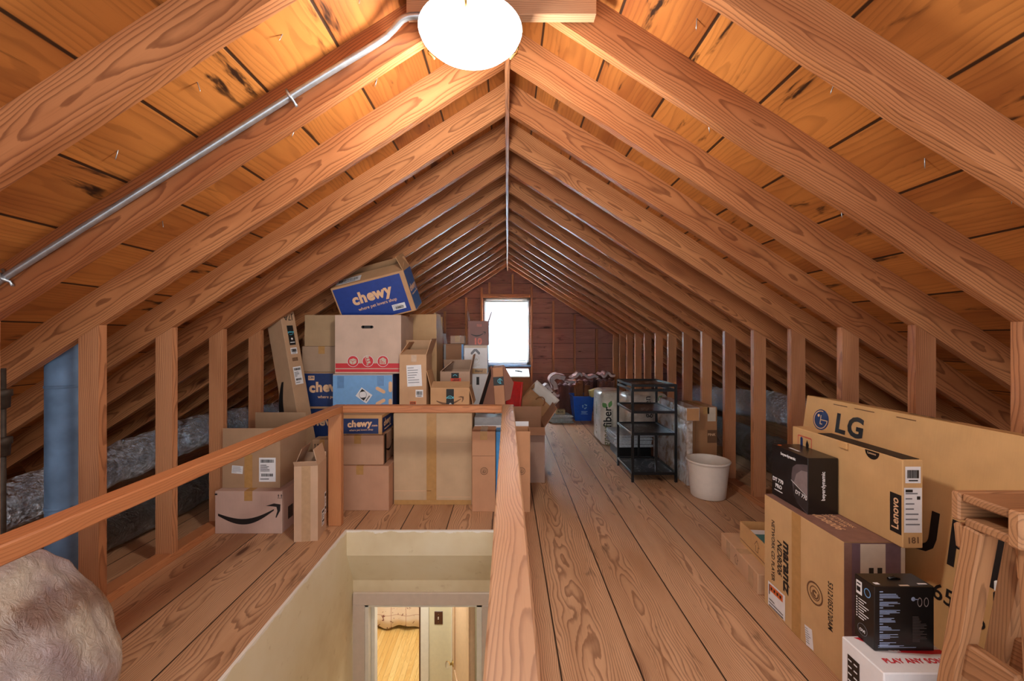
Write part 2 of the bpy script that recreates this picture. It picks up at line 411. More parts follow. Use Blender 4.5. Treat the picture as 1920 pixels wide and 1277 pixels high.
def carton(name, label, x0, x1, y0, y1, z0, z1, rgb=TAN, mat=None, rot=(0, 0, 0), flaps=(), closed=True, tape='y', group=None, cat='box', body_bev=.003, inner=None, tapemat=None):
    w_, d_, h_ = x1 - x0, y1 - y0, z1 - z0
    c = Carton(); m = mat or card(rgb)
    e = empty(name, ((x0 + x1) / 2, (y0 + y1) / 2, z0), rot); tag(e, label, cat, group)
    bm = bmesh.new()
    if closed: bx(bm, -w_ / 2, w_ / 2, -d_ / 2, d_ / 2, 0, h_, body_bev)
    else:
        t = .005
        bx(bm, -w_ / 2, w_ / 2, -d_ / 2, -d_ / 2 + t, 0, h_); bx(bm, -w_ / 2, w_ / 2, d_ / 2 - t, d_ / 2, 0, h_)
        bx(bm, -w_ / 2, -w_ / 2 + t, -d_ / 2 + t, d_ / 2 - t, 0, h_); bx(bm, w_ / 2 - t, w_ / 2, -d_ / 2 + t, d_ / 2 - t, 0, h_)
        bx(bm, -w_ / 2 + t, w_ / 2 - t, -d_ / 2 + t, d_ / 2 - t, 0, t)
    c.e = e; c.body = link('body', bm, m, e); c.w, c.d, c.h = w_, d_, h_
    c.front = Face((-w_ / 2, -d_ / 2, 0), (1, 0, 0), (0, 0, 1), (0, -1, 0))
    c.left = Face((-w_ / 2, d_ / 2, 0), (0, -1, 0), (0, 0, 1), (-1, 0, 0))
    c.right = Face((w_ / 2, -d_ / 2, 0), (0, 1, 0), (0, 0, 1), (1, 0, 0))
    c.top = Face((-w_ / 2, -d_ / 2, h_), (1, 0, 0), (0, 1, 0), (0, 0, 1))
    if closed and tape:
        tw = min(.05, .35 * min(w_, d_)); tm = tapemat or M['tape']
        if tape == 'y':
            patch(c.top, w_ / 2, d_ / 2, tw, d_, tm, 'tape', e); patch(c.front, w_ / 2, h_ - .03, tw, .06, tm, 'tape', e)
        else:
            patch(c.top, w_ / 2, d_ / 2, w_, tw, tm, 'tape', e)
            patch(c.right, d_ / 2, h_ - .03, tw, .06, tm, 'tape', e)
    for side, ln, ang in flaps:
        bm = bmesh.new(); t = .004
        span = w_ if side in 'fb' else d_
        bx(bm, -span / 2 + .002, span / 2 - .002, -t / 2, t / 2, 0, ln)
        f = link('flap', bm, inner or m, e)
        A = {'f': (0, -d_ / 2 + t / 2, 0), 'b': (0, d_ / 2 - t / 2, math.pi), 'l': (-w_ / 2 + t / 2, 0, -math.pi / 2), 'r': (w_ / 2 - t / 2, 0, math.pi / 2)}[side]
        f.matrix_local = Matrix.Translation((A[0], A[1], h_)) @ Matrix.Rotation(A[2], 4, 'Z') @ Matrix.Rotation(rad(ang), 4, 'X')
    return c
ORD = 'nearest second third fourth fifth sixth seventh eighth ninth tenth eleventh twelfth thirteenth fourteenth fifteenth sixteenth seventeenth eighteenth'.split()

# ---------------------------------------------------------------- roof, walls, floor
S = .6446; ZR = 2.4427; ZS = 2.6097          # roof pitch, rafter underside and board underside at the ridge line
YG = 7.60; FRONT = -1.0
SL = math.sqrt(1 + S * S)
for side, sg in (('left', -1), ('right', 1)):
    # roof boards: local X runs with the boards (along the house), local Y up the slope
    bm = bmesh.new(); Ls = 4.12 * SL
    bx(bm, 0, YG - FRONT + .1, 0, Ls, 0, .022)
    o = link('ceiling_' + side, bm, M['sheath'])
    xa = 1.08 if side == 'left' else .888
    off = ((xa * SL) % .2918)                # so that the joints fall where the boards meet
    yv = Vector((sg, 0, -S)).normalized(); xv = Vector((0, 1, 0)); nv = Vector((sg * S, 0, 1)).normalized()
    if xv.cross(yv).dot(nv) < 0: xv = -xv
    org = Vector((0, FRONT if xv.y > 0 else YG + .1, ZS))
    bmm = o.data
    for v in bmm.vertices: v.co.y -= off
    q = Matrix((xv, yv, nv)).transposed().to_4x4()
    o.matrix_world = Matrix.Translation(org + yv * off) @ q
    tag(o, kind='structure')
def kY(side, k):
    if k == -1: return 1.457 if side == 'left' else 1.468
    if k == -2: return 1.047 if side == 'left' else 1.074
    return 1.855 + .4065 * k
cosp = 1 / SL
for side, sg in (('left', -1), ('right', 1)):
    for i, k in enumerate(range(-2, 14)):
        y = kY(side, k) + .019
        mid = .07 / cosp
        a = Vector((sg * .012, y, ZR - .012 * S + mid)); b = Vector((sg * 3.55, y, ZR - 3.55 * S + mid))
        o = timber('rafter', a, b, .038, .14, M['rafter'], bev=0)
        for v in o.data.vertices:                # plumb cut at the ridge
            if v.co.x < 0: v.co.x -= v.co.z * S
        extra = {('left', -1): ' carrying the metal conduit', ('left', -2): ' running off the top left corner', ('right', -2): ' running off the top right corner'}.get((side, k), '')
        tag(o, '%s rafter on the %s roof slope%s' % (ORD[i].replace('nearest', 'nearest bare wooden') if i == 0 else ORD[i] + ' wooden', side, extra) + ('' if extra else ', counting back from the camera'), 'rafter', 'rafters of the %s roof slope' % side)
o = timber('ridge_board', (0, FRONT, 2.50), (0, YG - .05, 2.50), .022, .15, M['stud']); tag(o, 'long narrow ridge board running back along the peak of the roof', 'beam')
# knee walls
KX = 1.815
for side, sg in (('left', -1), ('right', 1)):
    o = timber('sole_plate', (sg * (KX + .045), .2, .0215), (sg * (KX + .045), YG - .06, .0215), .09, .043, M['rail' if side == 'left' else 'stud'])
    tag(o, 'flat wooden plate on the floor under the %s row of studs' % side, 'plank')
    for i, k in enumerate(range(-1, 14)):
        y = kY(side, k); t = ZR - KX * S - .001; t2 = ZR - (KX + .09) * S - .001
        # local X runs up the stud
        bm = bmesh.new()
        v = [bm.verts.new(p) for p in ((0, 0, 0), (0, .09, 0), (0, .09, .038), (0, 0, .038), (t - .044, 0, 0), (t2 - .044, .09, 0), (t2 - .044, .09, .038), (t - .044, 0, .038))]
        for f in ((0, 1, 2, 3), (7, 6, 5, 4), (0, 4, 5, 1), (1, 5, 6, 2), (2, 6, 7, 3), (3, 7, 4, 0)): bm.faces.new([v[j] for j in f])
        bmesh.ops.recalc_face_normals(bm, faces=bm.faces)
        o = link('knee_wall_stud', bm, M['stud'])
        X, Y, Z = Vector((0, 0, 1)), Vector((sg, 0, 0)), Vector((0, 1, 0))
        if X.cross(Y).dot(Z) < 0:
            for q in o.data.vertices: q.co.z = .038 - q.co.z
            o.data.flip_normals(); Z = -Z; org = Vector((sg * KX, y + .038, .0435))
        else: org = Vector((sg * KX, y, .0435))
        o.matrix_world = Matrix.Translation(org) @ Matrix((X, Y, Z)).transposed().to_4x4()
        where = {('left', 0): ', right beside the grey-blue vent pipe', ('right', -1): ', cut by the right edge of the picture', ('left', -1): ', cut by the left edge of the picture'}.get((side, k), '')
        tag(o, ('%s upright stud of the %s knee wall' % (ORD[i], side)) + (where or ', counting back from the camera'), 'stud', 'upright studs of the %s knee wall' % side)
# gable end wall with its window hole
WX0, WX1, WZ0, WZ1 = -.417, .398, .728, 1.931
bm = bmesh.new()
def roofz(x): return ZS - S * abs(x)
def slab(pts):
    f = bm.faces.new([bm.verts.new((x, z, 0)) for x, z in pts])
slab([(-4.0, 0), (WX0, 0), (WX0, roofz(WX0)), (-4.0, roofz(4.0))]); slab([(WX1, 0), (4.0, 0), (4.0, roofz(4.0)), (WX1, roofz(WX1))])
slab([(WX0, 0), (WX1, 0), (WX1, WZ0), (WX0, WZ0)]); slab([(WX0, WZ1), (WX1, WZ1), (WX1, roofz(WX1)), (0, ZS), (WX0, roofz(WX0))])
r = bmesh.ops.extrude_face_region(bm, geom=bm.faces[:])
for g in r['geom']:
    if isinstance(g, bmesh.types.BMVert): g.co.z -= .03
bmesh.ops.recalc_face_normals(bm, faces=bm.faces)
o = link('wall_back', bm, M['gable']); o.matrix_world = Matrix.Translation((0, YG, 0)) @ Matrix.Rotation(rad(90), 4, 'X'); tag(o, kind='structure')
gs = [(-1.52, 0, 1), (-1.13, 0, 2), (-.742, 0, 3), (-.462, 0, 4), (.443, 0, 5), (.835, 0, 6), (1.22, 0, 7), (1.618, 0, 8)]
gl = {1: 'gable stud at the far left behind the stacked cartons', 2: 'gable stud second from the left, behind the cartons', 3: 'gable stud behind the topmost small carton left of the window', 4: 'gable stud along the left side of the window', 5: 'gable stud along the right side of the window', 6: 'second gable stud to the right of the window', 7: 'third gable stud to the right of the window', 8: 'fourth gable stud right of the window, near the corner'}
for x, z0, n in gs:
    o = timber('gable_stud', (x, YG - .03, 0), (x, YG - .03, ZR - S * (abs(x) + .02) - .005), .038, .06, M['stud'], (0, 1, 0)); tag(o, gl[n], 'stud', 'studs of the gable wall')
for x, t in ((-.32, 'short gable stud above the window, on the left'), (.10, 'short gable stud above the window, on the right')):
    o = timber('gable_stud', (x, YG - .03, 2.01), (x, YG - .03, ZR - S * (abs(x) + .02) - .005), .038, .06, M['stud'], (0, 1, 0)); tag(o, t, 'stud', 'studs of the gable wall')
o = timber('window_header', (-.440, YG - .035, 1.975), (.421, YG - .035, 1.975), .07, .06, M['stud']); tag(o, 'horizontal wooden header across the top of the window', 'beam')
# window
win = empty('window_1', ((WX0 + WX1) / 2, YG, WZ0)); tag(win, kind='structure')
ww, wh = WX1 - WX0, WZ1 - WZ0
bm = bmesh.new()
for a in ((-ww / 2, -ww / 2 + .04, 0, wh), (ww / 2 - .04, ww / 2, 0, wh), (-ww / 2, ww / 2, 0, .05), (-ww / 2, ww / 2, wh - .04, wh)): bx(bm, a[0], a[1], -.03, .05, a[2], a[3], .003)
link('frame', bm, M['winwhite'], win)
bm = bmesh.new(); bx(bm, -ww / 2 + .04, ww / 2 - .04, .005, .04, wh * .5 - .02, wh * .5 + .02, .002)
for s_ in (-1, 1): bx(bm, s_ * (ww / 2 - .04) - .018, s_ * (ww / 2 - .04) + .018, .005, .03, .05, wh - .04, .002)
link('sash', bm, M['winwhite'], win)
box('glass', -ww / 2 + .04, ww / 2 - .04, .02, .024, .05, wh - .04, M['glass'], win)
bm = bmesh.new(); bx(bm, -ww / 2 - .03, ww / 2 + .03, -.075, .0, -.035, 0, .004); link('sill', bm, M['zinc'], win)
bl = empty('window_blind', ((WX0 + WX1) / 2, YG - .045, WZ1 - .01)); tag(bl, 'white mini blind hanging over the bright gable window', 'blind')
box('headrail', -ww / 2 + .03, ww / 2 - .03, -.015, .012, -.06, -.03, M['winwhite'], bl, .002)
bm = bmesh.new(); nz = 46
for i in range(nz):
    z = -.075 - i * (wh - .16) / nz
    bx(bm, -ww / 2 + .035, ww / 2 - .035, -.011, .011, -.0005, .0005, 0, 0, Matrix.Translation((0, 0, z)) @ Matrix.Rotation(rad(64), 4, 'X'))
link('slats', bm, M['blind'], bl)
box('bottom_rail', -ww / 2 + .035, ww / 2 - .035, -.012, .010, -wh + .075, -wh + .09, M['winwhite'], bl, .002)
bm = bmesh.new(); tube(bm, [(ww / 2 - .09, -.02, -.05), (ww / 2 - .09, -.022, -.75)], .003, 6); link('wand', bm, M['winwhite'], bl)

# attic floor with the stair opening
OX0, OX1, OY0, OY1 = -1.011, -.085, .10, 2.63
bm = bmesh.new()
for a in ((-4.06, OX0 - .014, FRONT, YG + .05), (OX1 + .014, 4.06, FRONT, YG + .05), (OX0 - .014, OX1 + .014, OY1 + .014, YG + .05), (OX0 - .014, OX1 + .014, FRONT, OY0)): bx(bm, a[0], a[1], a[2], a[3], -.022, 0)
o = link('floor', bm, M['floor']); tag(o, kind='structure')
LZ = -2.56; DY = 2.739; CZ = -.25
def struct(name, bm, m): return tag(link(name, bm, m), kind='structure')
bm = bmesh.new(); bx(bm, OX0 - .06, OX0, OY0, DY + .1, LZ, -.0225); bx(bm, OX0 - .0135, OX0, OY0, OY1 + .013, -.0225, .001); struct('wall_stair_left', bm, M['plaster'])
bm = bmesh.new(); bx(bm, OX1, OX1 + .06, OY0, DY + .1, LZ, -.0225); struct('wall_stair_right', bm, M['plaster'])
bm = bmesh.new()                              # header, sloped underside of the landing, wall above the door
pr = [(OY1, .001), (OY1, -.157), (DY, -.375), (DY, -.53), (DY + .12, -.53), (DY + .12, -.0225), (OY1 + .0135, -.0225), (OY1 + .0135, .001)]
A = [bm.verts.new((OX0, y, z)) for y, z in pr]; B = [bm.verts.new((OX1, y, z)) for y, z in pr]
for i in range(len(pr)): bm.faces.new((A[i], A[(i + 1) % len(pr)], B[(i + 1) % len(pr)], B[i]))
bm.faces.new(A[::-1]); bm.faces.new(B); bmesh.ops.recalc_face_normals(bm, faces=bm.faces)
struct('wall_stair_end', bm, M['plaster'])
bm = bmesh.new()
for i in range(12): bx(bm, OX0 + .002, OX1 - .002, .16 + i * .195, .16 + (i + 1) * .195 + .03, -.20 * (i + 1) - .03, -.20 * (i + 1)); bx(bm, OX0 + .002, OX1 - .002, .16 + i * .195, .18 + i * .195, -.20 * (i + 1), -.20 * i - .03)
struct('stairs', bm, M['paint'])
# doorway casing at the foot of the stairs
bm = bmesh.new()
bx(bm, OX0 + .004, OX1 - .004, DY - .02, DY - .001, -.529, -.449, .003)
bx(bm, OX0 + .004, -.930, DY - .02, DY - .001, LZ, -.529, .003); bx(bm, -.165, OX1 - .004, DY - .02, DY - .001, LZ, -.529, .003)
struct('trim_1', bm, M['casing'])
bm = bmesh.new(); bx(bm, -.930, -.905, DY - .012, DY + .12, LZ, -.531, .002); bx(bm, -.905, -.882, DY + .04, DY + .10, LZ, -.531, .002); bx(bm, -.200, -.165, DY - .012, DY + .12, LZ, -.531, .002)
bx(bm, -.930, -.165, DY - .012, DY + .12, -.545, -.530, .002)
struct('trim_2', bm, M['whitepaint'])
# rooms below
bm = bmesh.new(); bx(bm, -3.6, 2.6, 2.3, 8.0, LZ - .03, LZ); struct('floor_lower', bm, M['oak'])
bm = bmesh.new(); bx(bm, -3.6, 2.6, DY + .121, 8.0, CZ - .02, CZ); struct('ceiling_lower', bm, M['whitepaint'])
HY = 3.86
bm = bmesh.new()
bx(bm, -3.6, -1.66, HY, HY + .11, LZ, CZ - .021); bx(bm, -.80, 2.6, HY, HY + .11, LZ, CZ - .021); bx(bm, -1.66, -.80, HY, HY + .11, -.53, CZ - .021)
struct('wall_hallway', bm, M['wallpaint'])
bm = bmesh.new(); bx(bm, -.798, -.722, HY - .018, HY - .001, LZ, -.45, .003); bx(bm, -1.74, -1.662, HY - .018, HY - .001, LZ, -.45, .003); bx(bm, -1.66, -.80, HY - .018, HY - .001, -.53, -.45, .003)
struct('trim_3', bm, M['whitepaint'])
bm = bmesh.new(); bx(bm, -.815, -.8005, HY + .002, HY + .11, LZ, -.531); struct('trim_4', bm, plain('walnut_jamb', (92, 52, 28), .4))
bm = bmesh.new(); bx(bm, -.512, -.470, HY - .03, HY - .001, LZ, -.45, .004); struct('trim_5', bm, M['whitepaint'])
for n_, a in (('wall_bedroom_back', (-3.6, 2.6, 7.9, 8.0)), ('wall_lower_left', (-3.7, -3.6, DY + .12, 8.0)), ('wall_lower_right', (2.6, 2.7, DY + .12, 8.0))):
    bm = bmesh.new(); bx(bm, a[0], a[1], a[2], a[3], LZ, CZ - .021); struct(n_, bm, M['wallpaint'])
bm = bmesh.new(); bx(bm, -3.6, OX0 - .061, DY, DY + .12, LZ, CZ - .021); bx(bm, OX1 + .061, 2.6, DY, DY + .12, LZ, CZ - .021); struct('wall_hallway_front', bm, M['wallpaint'])
# attic door, opened into the hall
dr = empty('door_1', (-.222, DY + .15, LZ + .01), (0, 0, rad(16.5))); tag(dr, kind='structure')
bm = bmesh.new(); bx(bm, -.035, 0, 0, .73, 0, 1.99, .002); link('panel', bm, M['door'], dr)
bm = bmesh.new()
for a in ((.0, .10, 0, 1.99), (.63, .73, 0, 1.99), (.10, .63, 0, .2), (.10, .63, 1.87, 1.99), (.10, .63, .85, 1.0)): bx(bm, -.045, -.0351, a[0], a[1], a[2], a[3], .003)
link('stiles', bm, M['door'], dr)
kn = empty('knob', (-.045, .672, 1.02)); kn.parent = dr
bm = bmesh.new(); lathe(bm, [(.0001, .0), (.026, .001), (.024, .006), (.010, .010), (.009, .028), (.0001, .029)], 20)
o = link('rose', bm, M['brass'], kn); o.rotation_euler = (0, rad(-90), 0)
bm = bmesh.new(); lathe(bm, [(.0001, .028), (.012, .028), (.024, .036), (.028, .048), (.024, .060), (.012, .066), (.0001, .067)], 12)
o = link('glass_knob', bm, M['knob'], kn); o.rotation_euler = (0, rad(-90), 0)
sw = empty('light_switch', (-.634, HY - .001, LZ + 1.19)); tag(sw, 'dark brown light switch plate on the pale wall downstairs', 'switch')
bm = bmesh.new(); bx(bm, -.038, .038, -.006, 0, -.06, .06, .002); link('plate', bm, plain('brown_bakelite', (84, 46, 26), .35), sw)
bm = bmesh.new(); bx(bm, -.005, .005, -.018, -.006, -.008, .012, .001); link('toggle', bm, M['cream'], sw)
for z in (-.035, .035): box('screw', -.003, .003, -.0075, -.006, z - .003, z + .003, M['brass'], sw)
# bed seen through the doorway
bed = empty('bed', (-1.5, 6.4, LZ)); tag(bed, 'bed with floral quilt hanging down, seen through the doorway below', 'bed')
box('mattress', -.98, .98, -.95, 1.0, .28, .58, M['whitepaint'], bed, .03)
for sx in (-.9, .9):
    for sy in (-.88, .9): box('leg', sx - .03, sx + .03, sy - .03, sy + .03, 0, .28, M['scrap'], bed)
bm = bmesh.new(); nx = 90; rows = []
for j, zz in enumerate((.60, .45, .3, .15, .05)):
    rows.append([bm.verts.new((-1.0 + 2 * i / nx, -1.0 + .018 * math.sin(i * .55) * (1 - zz), zz - (.018 * math.sin(i * .31 + 1) if j == 4 else 0))) for i in range(nx + 1)])
bk = [bm.verts.new((-1.0 + 2 * i / nx, 1.0, .60)) for i in range(nx + 1)]
for a, b in zip([bk] + rows, rows):
    for i in range(nx): f = bm.faces.new((a[i], a[i + 1], b[i + 1], b[i])); f.smooth = True
q = link('quilt', bm, M['quilt'], bed); md = q.modifiers.new('thick', 'SOLIDIFY'); md.thickness = .012

# ---------------------------------------------------------------- guard rail round the opening
gr = empty('stair_guardrail', (-.55, 2.7, 0)); tag(gr, 'low wooden guard rail around the open stairwell', 'railing')
def gpart(name, p0, p1, w_, h_, m, up=(0, 0, 1), lab=None):
    o = timber(name, Vector(p0) - gr.location, Vector(p1) - gr.location, w_, h_, m, up, gr, .004)
    if lab: o['label'] = lab
gpart('rail', (-1.0925, .25, .7555), (-1.0925, 2.745, .7555), .066, .045, M['rail'])
gpart('rail', (-1.058, 2.712, .7555), (-.032, 2.712, .7555), .066, .045, M['rail'])
gpart('rail', (.006, .22, .7555), (.006, 2.745, .7555), .074, .045, M['railtop'], (0, 0, 1), 'pale weathered hand rail with stains')
gpart('post', (-1.113, 2.712, 0), (-1.113, 2.712, .733), .085, .045, M['rail'], (0, 1, 0))
gpart('post', (.006, .26, 0), (.006, .26, .733), .085, .045, M['rail'], (0, 1, 0))
gpart('post', (-1.0925, .29, 0), (-1.0925, .29, .733), .085, .045, M['rail'], (0, 1, 0))

# ---------------------------------------------------------------- ceiling lamp, its board, conduit
o = timber('collar_board', (-.342, 1.4335, 2.385), (.303, 1.4335, 2.385), .038, .15, M['railtop']); tag(o, 'short horizontal board nailed across the rafters behind the ceiling lamp', 'beam')
lp = empty('ceiling_lamp', (-.122, 1.392, 2.31)); tag(lp, 'round glowing white glass ceiling lamp with brass clips', 'lamp')
bm = bmesh.new(); lathe(bm, [(.0001, 0), (.09, 0), (.115, -.02), (.125, -.055), (.166, -.070), (.166, -.074), (.0001, -.074)], 36); link('pan', bm, M['winwhite'], lp)
bm = bmesh.new(); lathe(bm, [(.172, -.076), (.165, -.092), (.14, -.115), (.10, -.133), (.05, -.144), (.0001, -.147)], 48); 
link('glass_bowl', bm, M['glow'], lp, True)
light('ceiling_lamp_bulb', 'POINT', (-.122, 1.392, 2.06), 25, (1, .93, .83), .09)
for a in (28, 152, 270):
    bm = bmesh.new(); ca, sa = math.cos(rad(a)), math.sin(rad(a))
    tube(bm, [(ca * r, sa * r, z) for r, z in ((.115, -.03), (.165, -.045), (.182, -.07), (.176, -.092), (.150, -.118))], .004, 6)
    link('clip', bm, M['brass'], lp)
cn = empty('conduit', (-.749, 1.44, 2.036)); tag(cn, 'thin galvanised conduit strapped along the left rafter to the lamp', 'conduit')
q = Vector(cn.location)
path = [(-2.6, 1.442, .87), (-1.755, 1.442, 1.41), (-.749, 1.442, 2.047), (-.46, 1.442, 2.225), (-.40, 1.432, 2.262), (-.345, 1.400, 2.285), (-.285, 1.392, 2.288), (-.225, 1.392, 2.288)]
bm = bmesh.new(); tube(bm, [Vector(p) - q for p in spline(path, 8)], .0115, 12); link('pipe', bm, M['metal'], cn)
for px_, pz_ in ((-.749, 2.047), (-1.735, 1.423)):
    bm = bmesh.new(); d = Vector((1, 0, .6338)).normalized(); n_ = Vector((-d.z, 0, d.x))
    c0 = Vector((px_, 1.442, pz_)) - q
    tube(bm, [c0 + n_ * s_ + Vector((0, t_, 0)) for s_, t_ in ((-.034, .008), (-.016, .007), (-.012, -.010), (0, -.0145), (.012, -.010), (.016, .007), (.034, .008))], .005, 8)
    link('strap', bm, M['metal'], cn)
# nail points through the roof boards
nm = None
spots = [('l', .95, 1.28), ('l', 1.18, 1.2), ('l', 1.24, 1.33), ('l', .70, 1.3), ('l', .47, 1.33), ('l', 1.55, 1.27), ('l', .86, 1.69), ('l', 1.0, 1.62), ('l', 1.30, 1.66), ('l', 1.42, 1.72), ('l', .53, 1.7), ('l', .28, 1.66),
         ('r', .60, 1.32), ('r', .98, 1.25), ('r', 1.3, 1.3), ('r', 1.5, 1.24), ('r', .47, 1.67), ('r', .82, 1.7), ('r', 1.12, 1.66), ('r', 1.36, 1.7), ('r', 1.0, 2.1), ('r', .7, 2.08), ('r', 1.2, .93), ('l', 1.2, .9)]
for sd, x, y in spots:
    sg = -1 if sd == 'l' else 1
    if nm is None:
        bm = bmesh.new(); tube(bm, [(0, 0, .004), (0, 0, -.024), (0, 0, -.032)], .0016, 6, True, 0, lambda i: (.0016, .0016, .0002)[i]); o = link('nail', bm, M['metal']); nm = o.data
    else: o = bpy.data.objects.new('nail', nm); C.objects.link(o)
    o.location = (sg * x, y, ZS - S * x); o.rotation_euler = (R.uniform(-.5, .5), R.uniform(-.5, .5), 0)
    tag(o, 'bright nail point poking down through the roof boards between rafters', 'nail', 'nail points through the roof boards')

# ---------------------------------------------------------------- pipes and ducts behind the knee walls
bm = bmesh.new(); tube(bm, [(-2.086, 1.965, z) for z in (0, .4, .8, .84, 1.0, 1.255)], .0635, 28, True, 0); vp = empty('vent_pipe', (-2.086, 1.965, 0)); tag(vp, 'thick grey-blue zinc vent pipe standing behind the left studs', 'pipe')
q = link('pipe', bm, M['zinc'], None); q.parent = vp; q.location = (2.086, -1.965, 0)
for z in (.42, .98):
    bm = bmesh.new(); lathe(bm, [(.0645, z), (.0665, z + .004), (.0665, z + .010), (.0645, z + .014)], 28); link('seam', bm, M['zinc'], vp)
ip = empty('iron_pipe', (-2.055, 1.70, 0)); tag(ip, 'thin dark iron pipe with fittings at the left picture edge', 'pipe')
bm = bmesh.new(); tube(bm, [(0, 0, z) for z in (0, .5, 1.09)], .011, 12); link('pipe', bm, M['iron'], ip)
for z in (.79, .985):
    bm = bmesh.new(); lathe(bm, [(.0105, z - .06), (.022, z - .055), (.024, z - .01), (.029, z - .008), (.029, z + .018), (.011, z + .02)], 18); link('fitting', bm, M['iron'], ip)
def duct(name, label, ctrl, r, mat, sq=1.0):
    pts = spline(ctrl, 14); bm = bmesh.new()
    tube(bm, pts, r, 22, True, .055, lambda i: r * (1 + .05 * math.sin(i * 1.9) + .03 * math.sin(i * .7)))
    o = link(name, bm, mat); return tag(o, label, 'duct')
duct('flexible_duct', 'crumpled silver foil duct lying behind the left studs', [(-2.50, 1.3, .34), (-2.52, 2.0, .36), (-2.50, 2.8, .42), (-2.46, 3.4, .47), (-2.46, 4.4, .40), (-2.4, 5.6, .34)], .125, M['foil'])
duct('flexible_duct', 'dark sagging duct on the floor behind the left studs', [(-2.30, .9, .115), (-2.30, 1.55, .115), (-2.28, 2.1, .115), (-2.24, 3.0, .115), (-2.2, 4.2, .115), (-2.2, 5.0, .115)], .10, M['darkfoil'])
duct('flexible_duct', 'bright crinkled silver duct high behind the right studs', [(2.40, 2.5, .56), (2.42, 3.2, .57), (2.38, 3.75, .60), (2.46, 4.6, .52), (2.5, 5.6, .45)], .13, M['foil'])
duct('flexible_duct', 'fat grey duct lying low behind the right studs', [(2.42, 2.3, .165), (2.40, 3.2, .165), (2.42, 4.4, .165), (2.4, 6.0, .165)], .15, M['darkfoil'])

# ---------------------------------------------------------------- cartons on the left
def sub(c, x, y): return x, y
c = carton('smile_carton', 'pinkish shipping carton with big black curved arrow, on the floor at left', -1.812, -1.396, 2.588, 2.93, 0, .264, PINK)
poly(c.front, smile(.385), M['ink'], 'curved_arrow', c.e, .213, .125)
poly(c.front, uparrows(.026), M['ink'], 'up_arrows', c.e, .404, .233); patch(c.front, .008, .245, .016, .010, M['ink'], 'mark', c.e)
poly(c.right, barcode(.06, .08, 4), M['ink'], 'printing', c.e, .1, .1)
c = carton('open_carton', 'brown open carton with raised flaps on top of the curved-arrow carton', -1.803, -1.438, 2.644, 2.99, .265, .477, DULL, closed=False, flaps=(('f', .165, 0), ('b', .205, 0), ('r', .168, 0)))
patch(c.front, .165, .106, .05, .21, M['tape'], 'tape', c.e); label_sticker(c.front, .285, .115, .105, .152, c.e, 0, 3); label_sticker(c.front, .095, .115, .070, .050, c.e, -.08, 5, 'text')
c = carton('narrow_carton', 'tall narrow open carton in front of the rail post', -1.280, -1.145, 2.49, 2.665, 0, .45, (206, 172, 144), rot=(0, 0, rad(8)), closed=False, flaps=(('f', .038, 35), ('l', .11, -22), ('r', .10, -14), ('b', .038, 4)))
patch(c.front, .068, .225, .05, .45, M['cleartape'], 'tape', c.e); label_sticker(c.right, .10, .10, .05, .10, c.e, 0, 8); label_sticker(c.right, .15, .17, .03, .14, c.e, 0, 9)
c = carton('small_carton', 'brown carton with two up arrows, half hidden behind the rail post', -1.40, -1.26, 3.00, 3.10, 0, .485, DULL)
poly(c.front, uparrows(.03), M['ink'], 'up_arrows', c.e, .03, .44)
# leaning long carton
lc = carton('long_carton', 'very long carton leaning against the rafters with black delivery tape', -1.565, -1.445, 3.1275, 3.2925, .012, 1.405, (192, 156, 124), rot=(0, rad(-9.8), rad(0)), tape=None)
lc.e.rotation_euler = (Matrix.Rotation(rad(-9.8), 4, 'Y') @ Matrix.Rotation(rad(65), 4, 'Z')).to_euler(); lc.e.location = (-1.512, 3.21, .030)
F = lc.right if False else lc.front
words(lc.front, 'J7A', .055, M['ink'], lc.e, .06, 1.345, math.pi)
tp = patch(lc.front, .062, 1.21, .052, .15, M['ink'], 'black_tape', lc.e); TF = Face((0, 0, .0004), (1, 0, 0), (0, 1, 0), (0, 0, 1))
words(TF, 'prime', .022, M['cyan'], tp, 0, .025, 0, .02, lvl=1); poly(TF, smile(.036), M['cyan'], 'print', tp, 0, .008); poly(TF, [disc(.008)], M['white'], 'seal', tp, 0, -.028); patch(TF, 0, -.055, .04, .006, M['white'], 'print', tp)
label_sticker(lc.front, .062, 1.09, .055, .048, lc.e, 0, 11, 'bar'); poly(lc.front, barcode(.048, .028, 6), M['brownink'], 'printing', lc.e, .06, 1.025); label_sticker(lc.front, .062, .90, .068, .135, lc.e, 0, 12)
sm = poly(lc.left, smile(.62), M['ink'], 'curved_arrow', lc.e, .075, .56, -math.pi / 2)
# behind it, the column of cartons at the far left
c = carton('blue_carton', 'dark blue carton at the bottom of the column behind the rail post', -1.62, -1.32, 3.32, 3.62, 0, .650, mat=M['navy'], tape=None)
words(c.front, 'chewy', .10, M['peach'], c.e, .16, .55, 0, .03)
def chewy(c, face, x, y, s, a=0, tagline=True, com=False, only=5):
    ca, sa = math.cos(a), math.sin(a)
    ups = (0, .05, .03, .02, .06); adv = (0, .50, 1.02, 1.60, 2.22); names = 'chewy'
    for ch, u, d in list(zip(names, ups, adv))[:only]:
        dx, dy = (d - 1.1) * s * 1.04, (u + .10 * d) * s * .45
        words(face, ch, s, M['peach'], c.e, x + dx * ca - dy * sa, y + dx * sa + dy * ca, a + R.uniform(-.05, .08), .048)
    if com: words(face, '.com', s * .36, M['peach'], c.e, x + 1.72 * s * ca, y + 1.72 * s * sa - .1 * s, a, .02)
    if tagline: words(face, 'where pet lovers shop', s * .30, M['peach'], c.e, x + .2 * s * ca + .62 * s * sa, y - .62 * s * ca + .2 * s * sa, a + .04, .012)
c = carton('blue_carton', 'navy blue carton with pale lettering beside the long leaning carton', -1.627, -1.320, 3.31, 3.62, .652, .941, (190, 150, 116), tape=None)
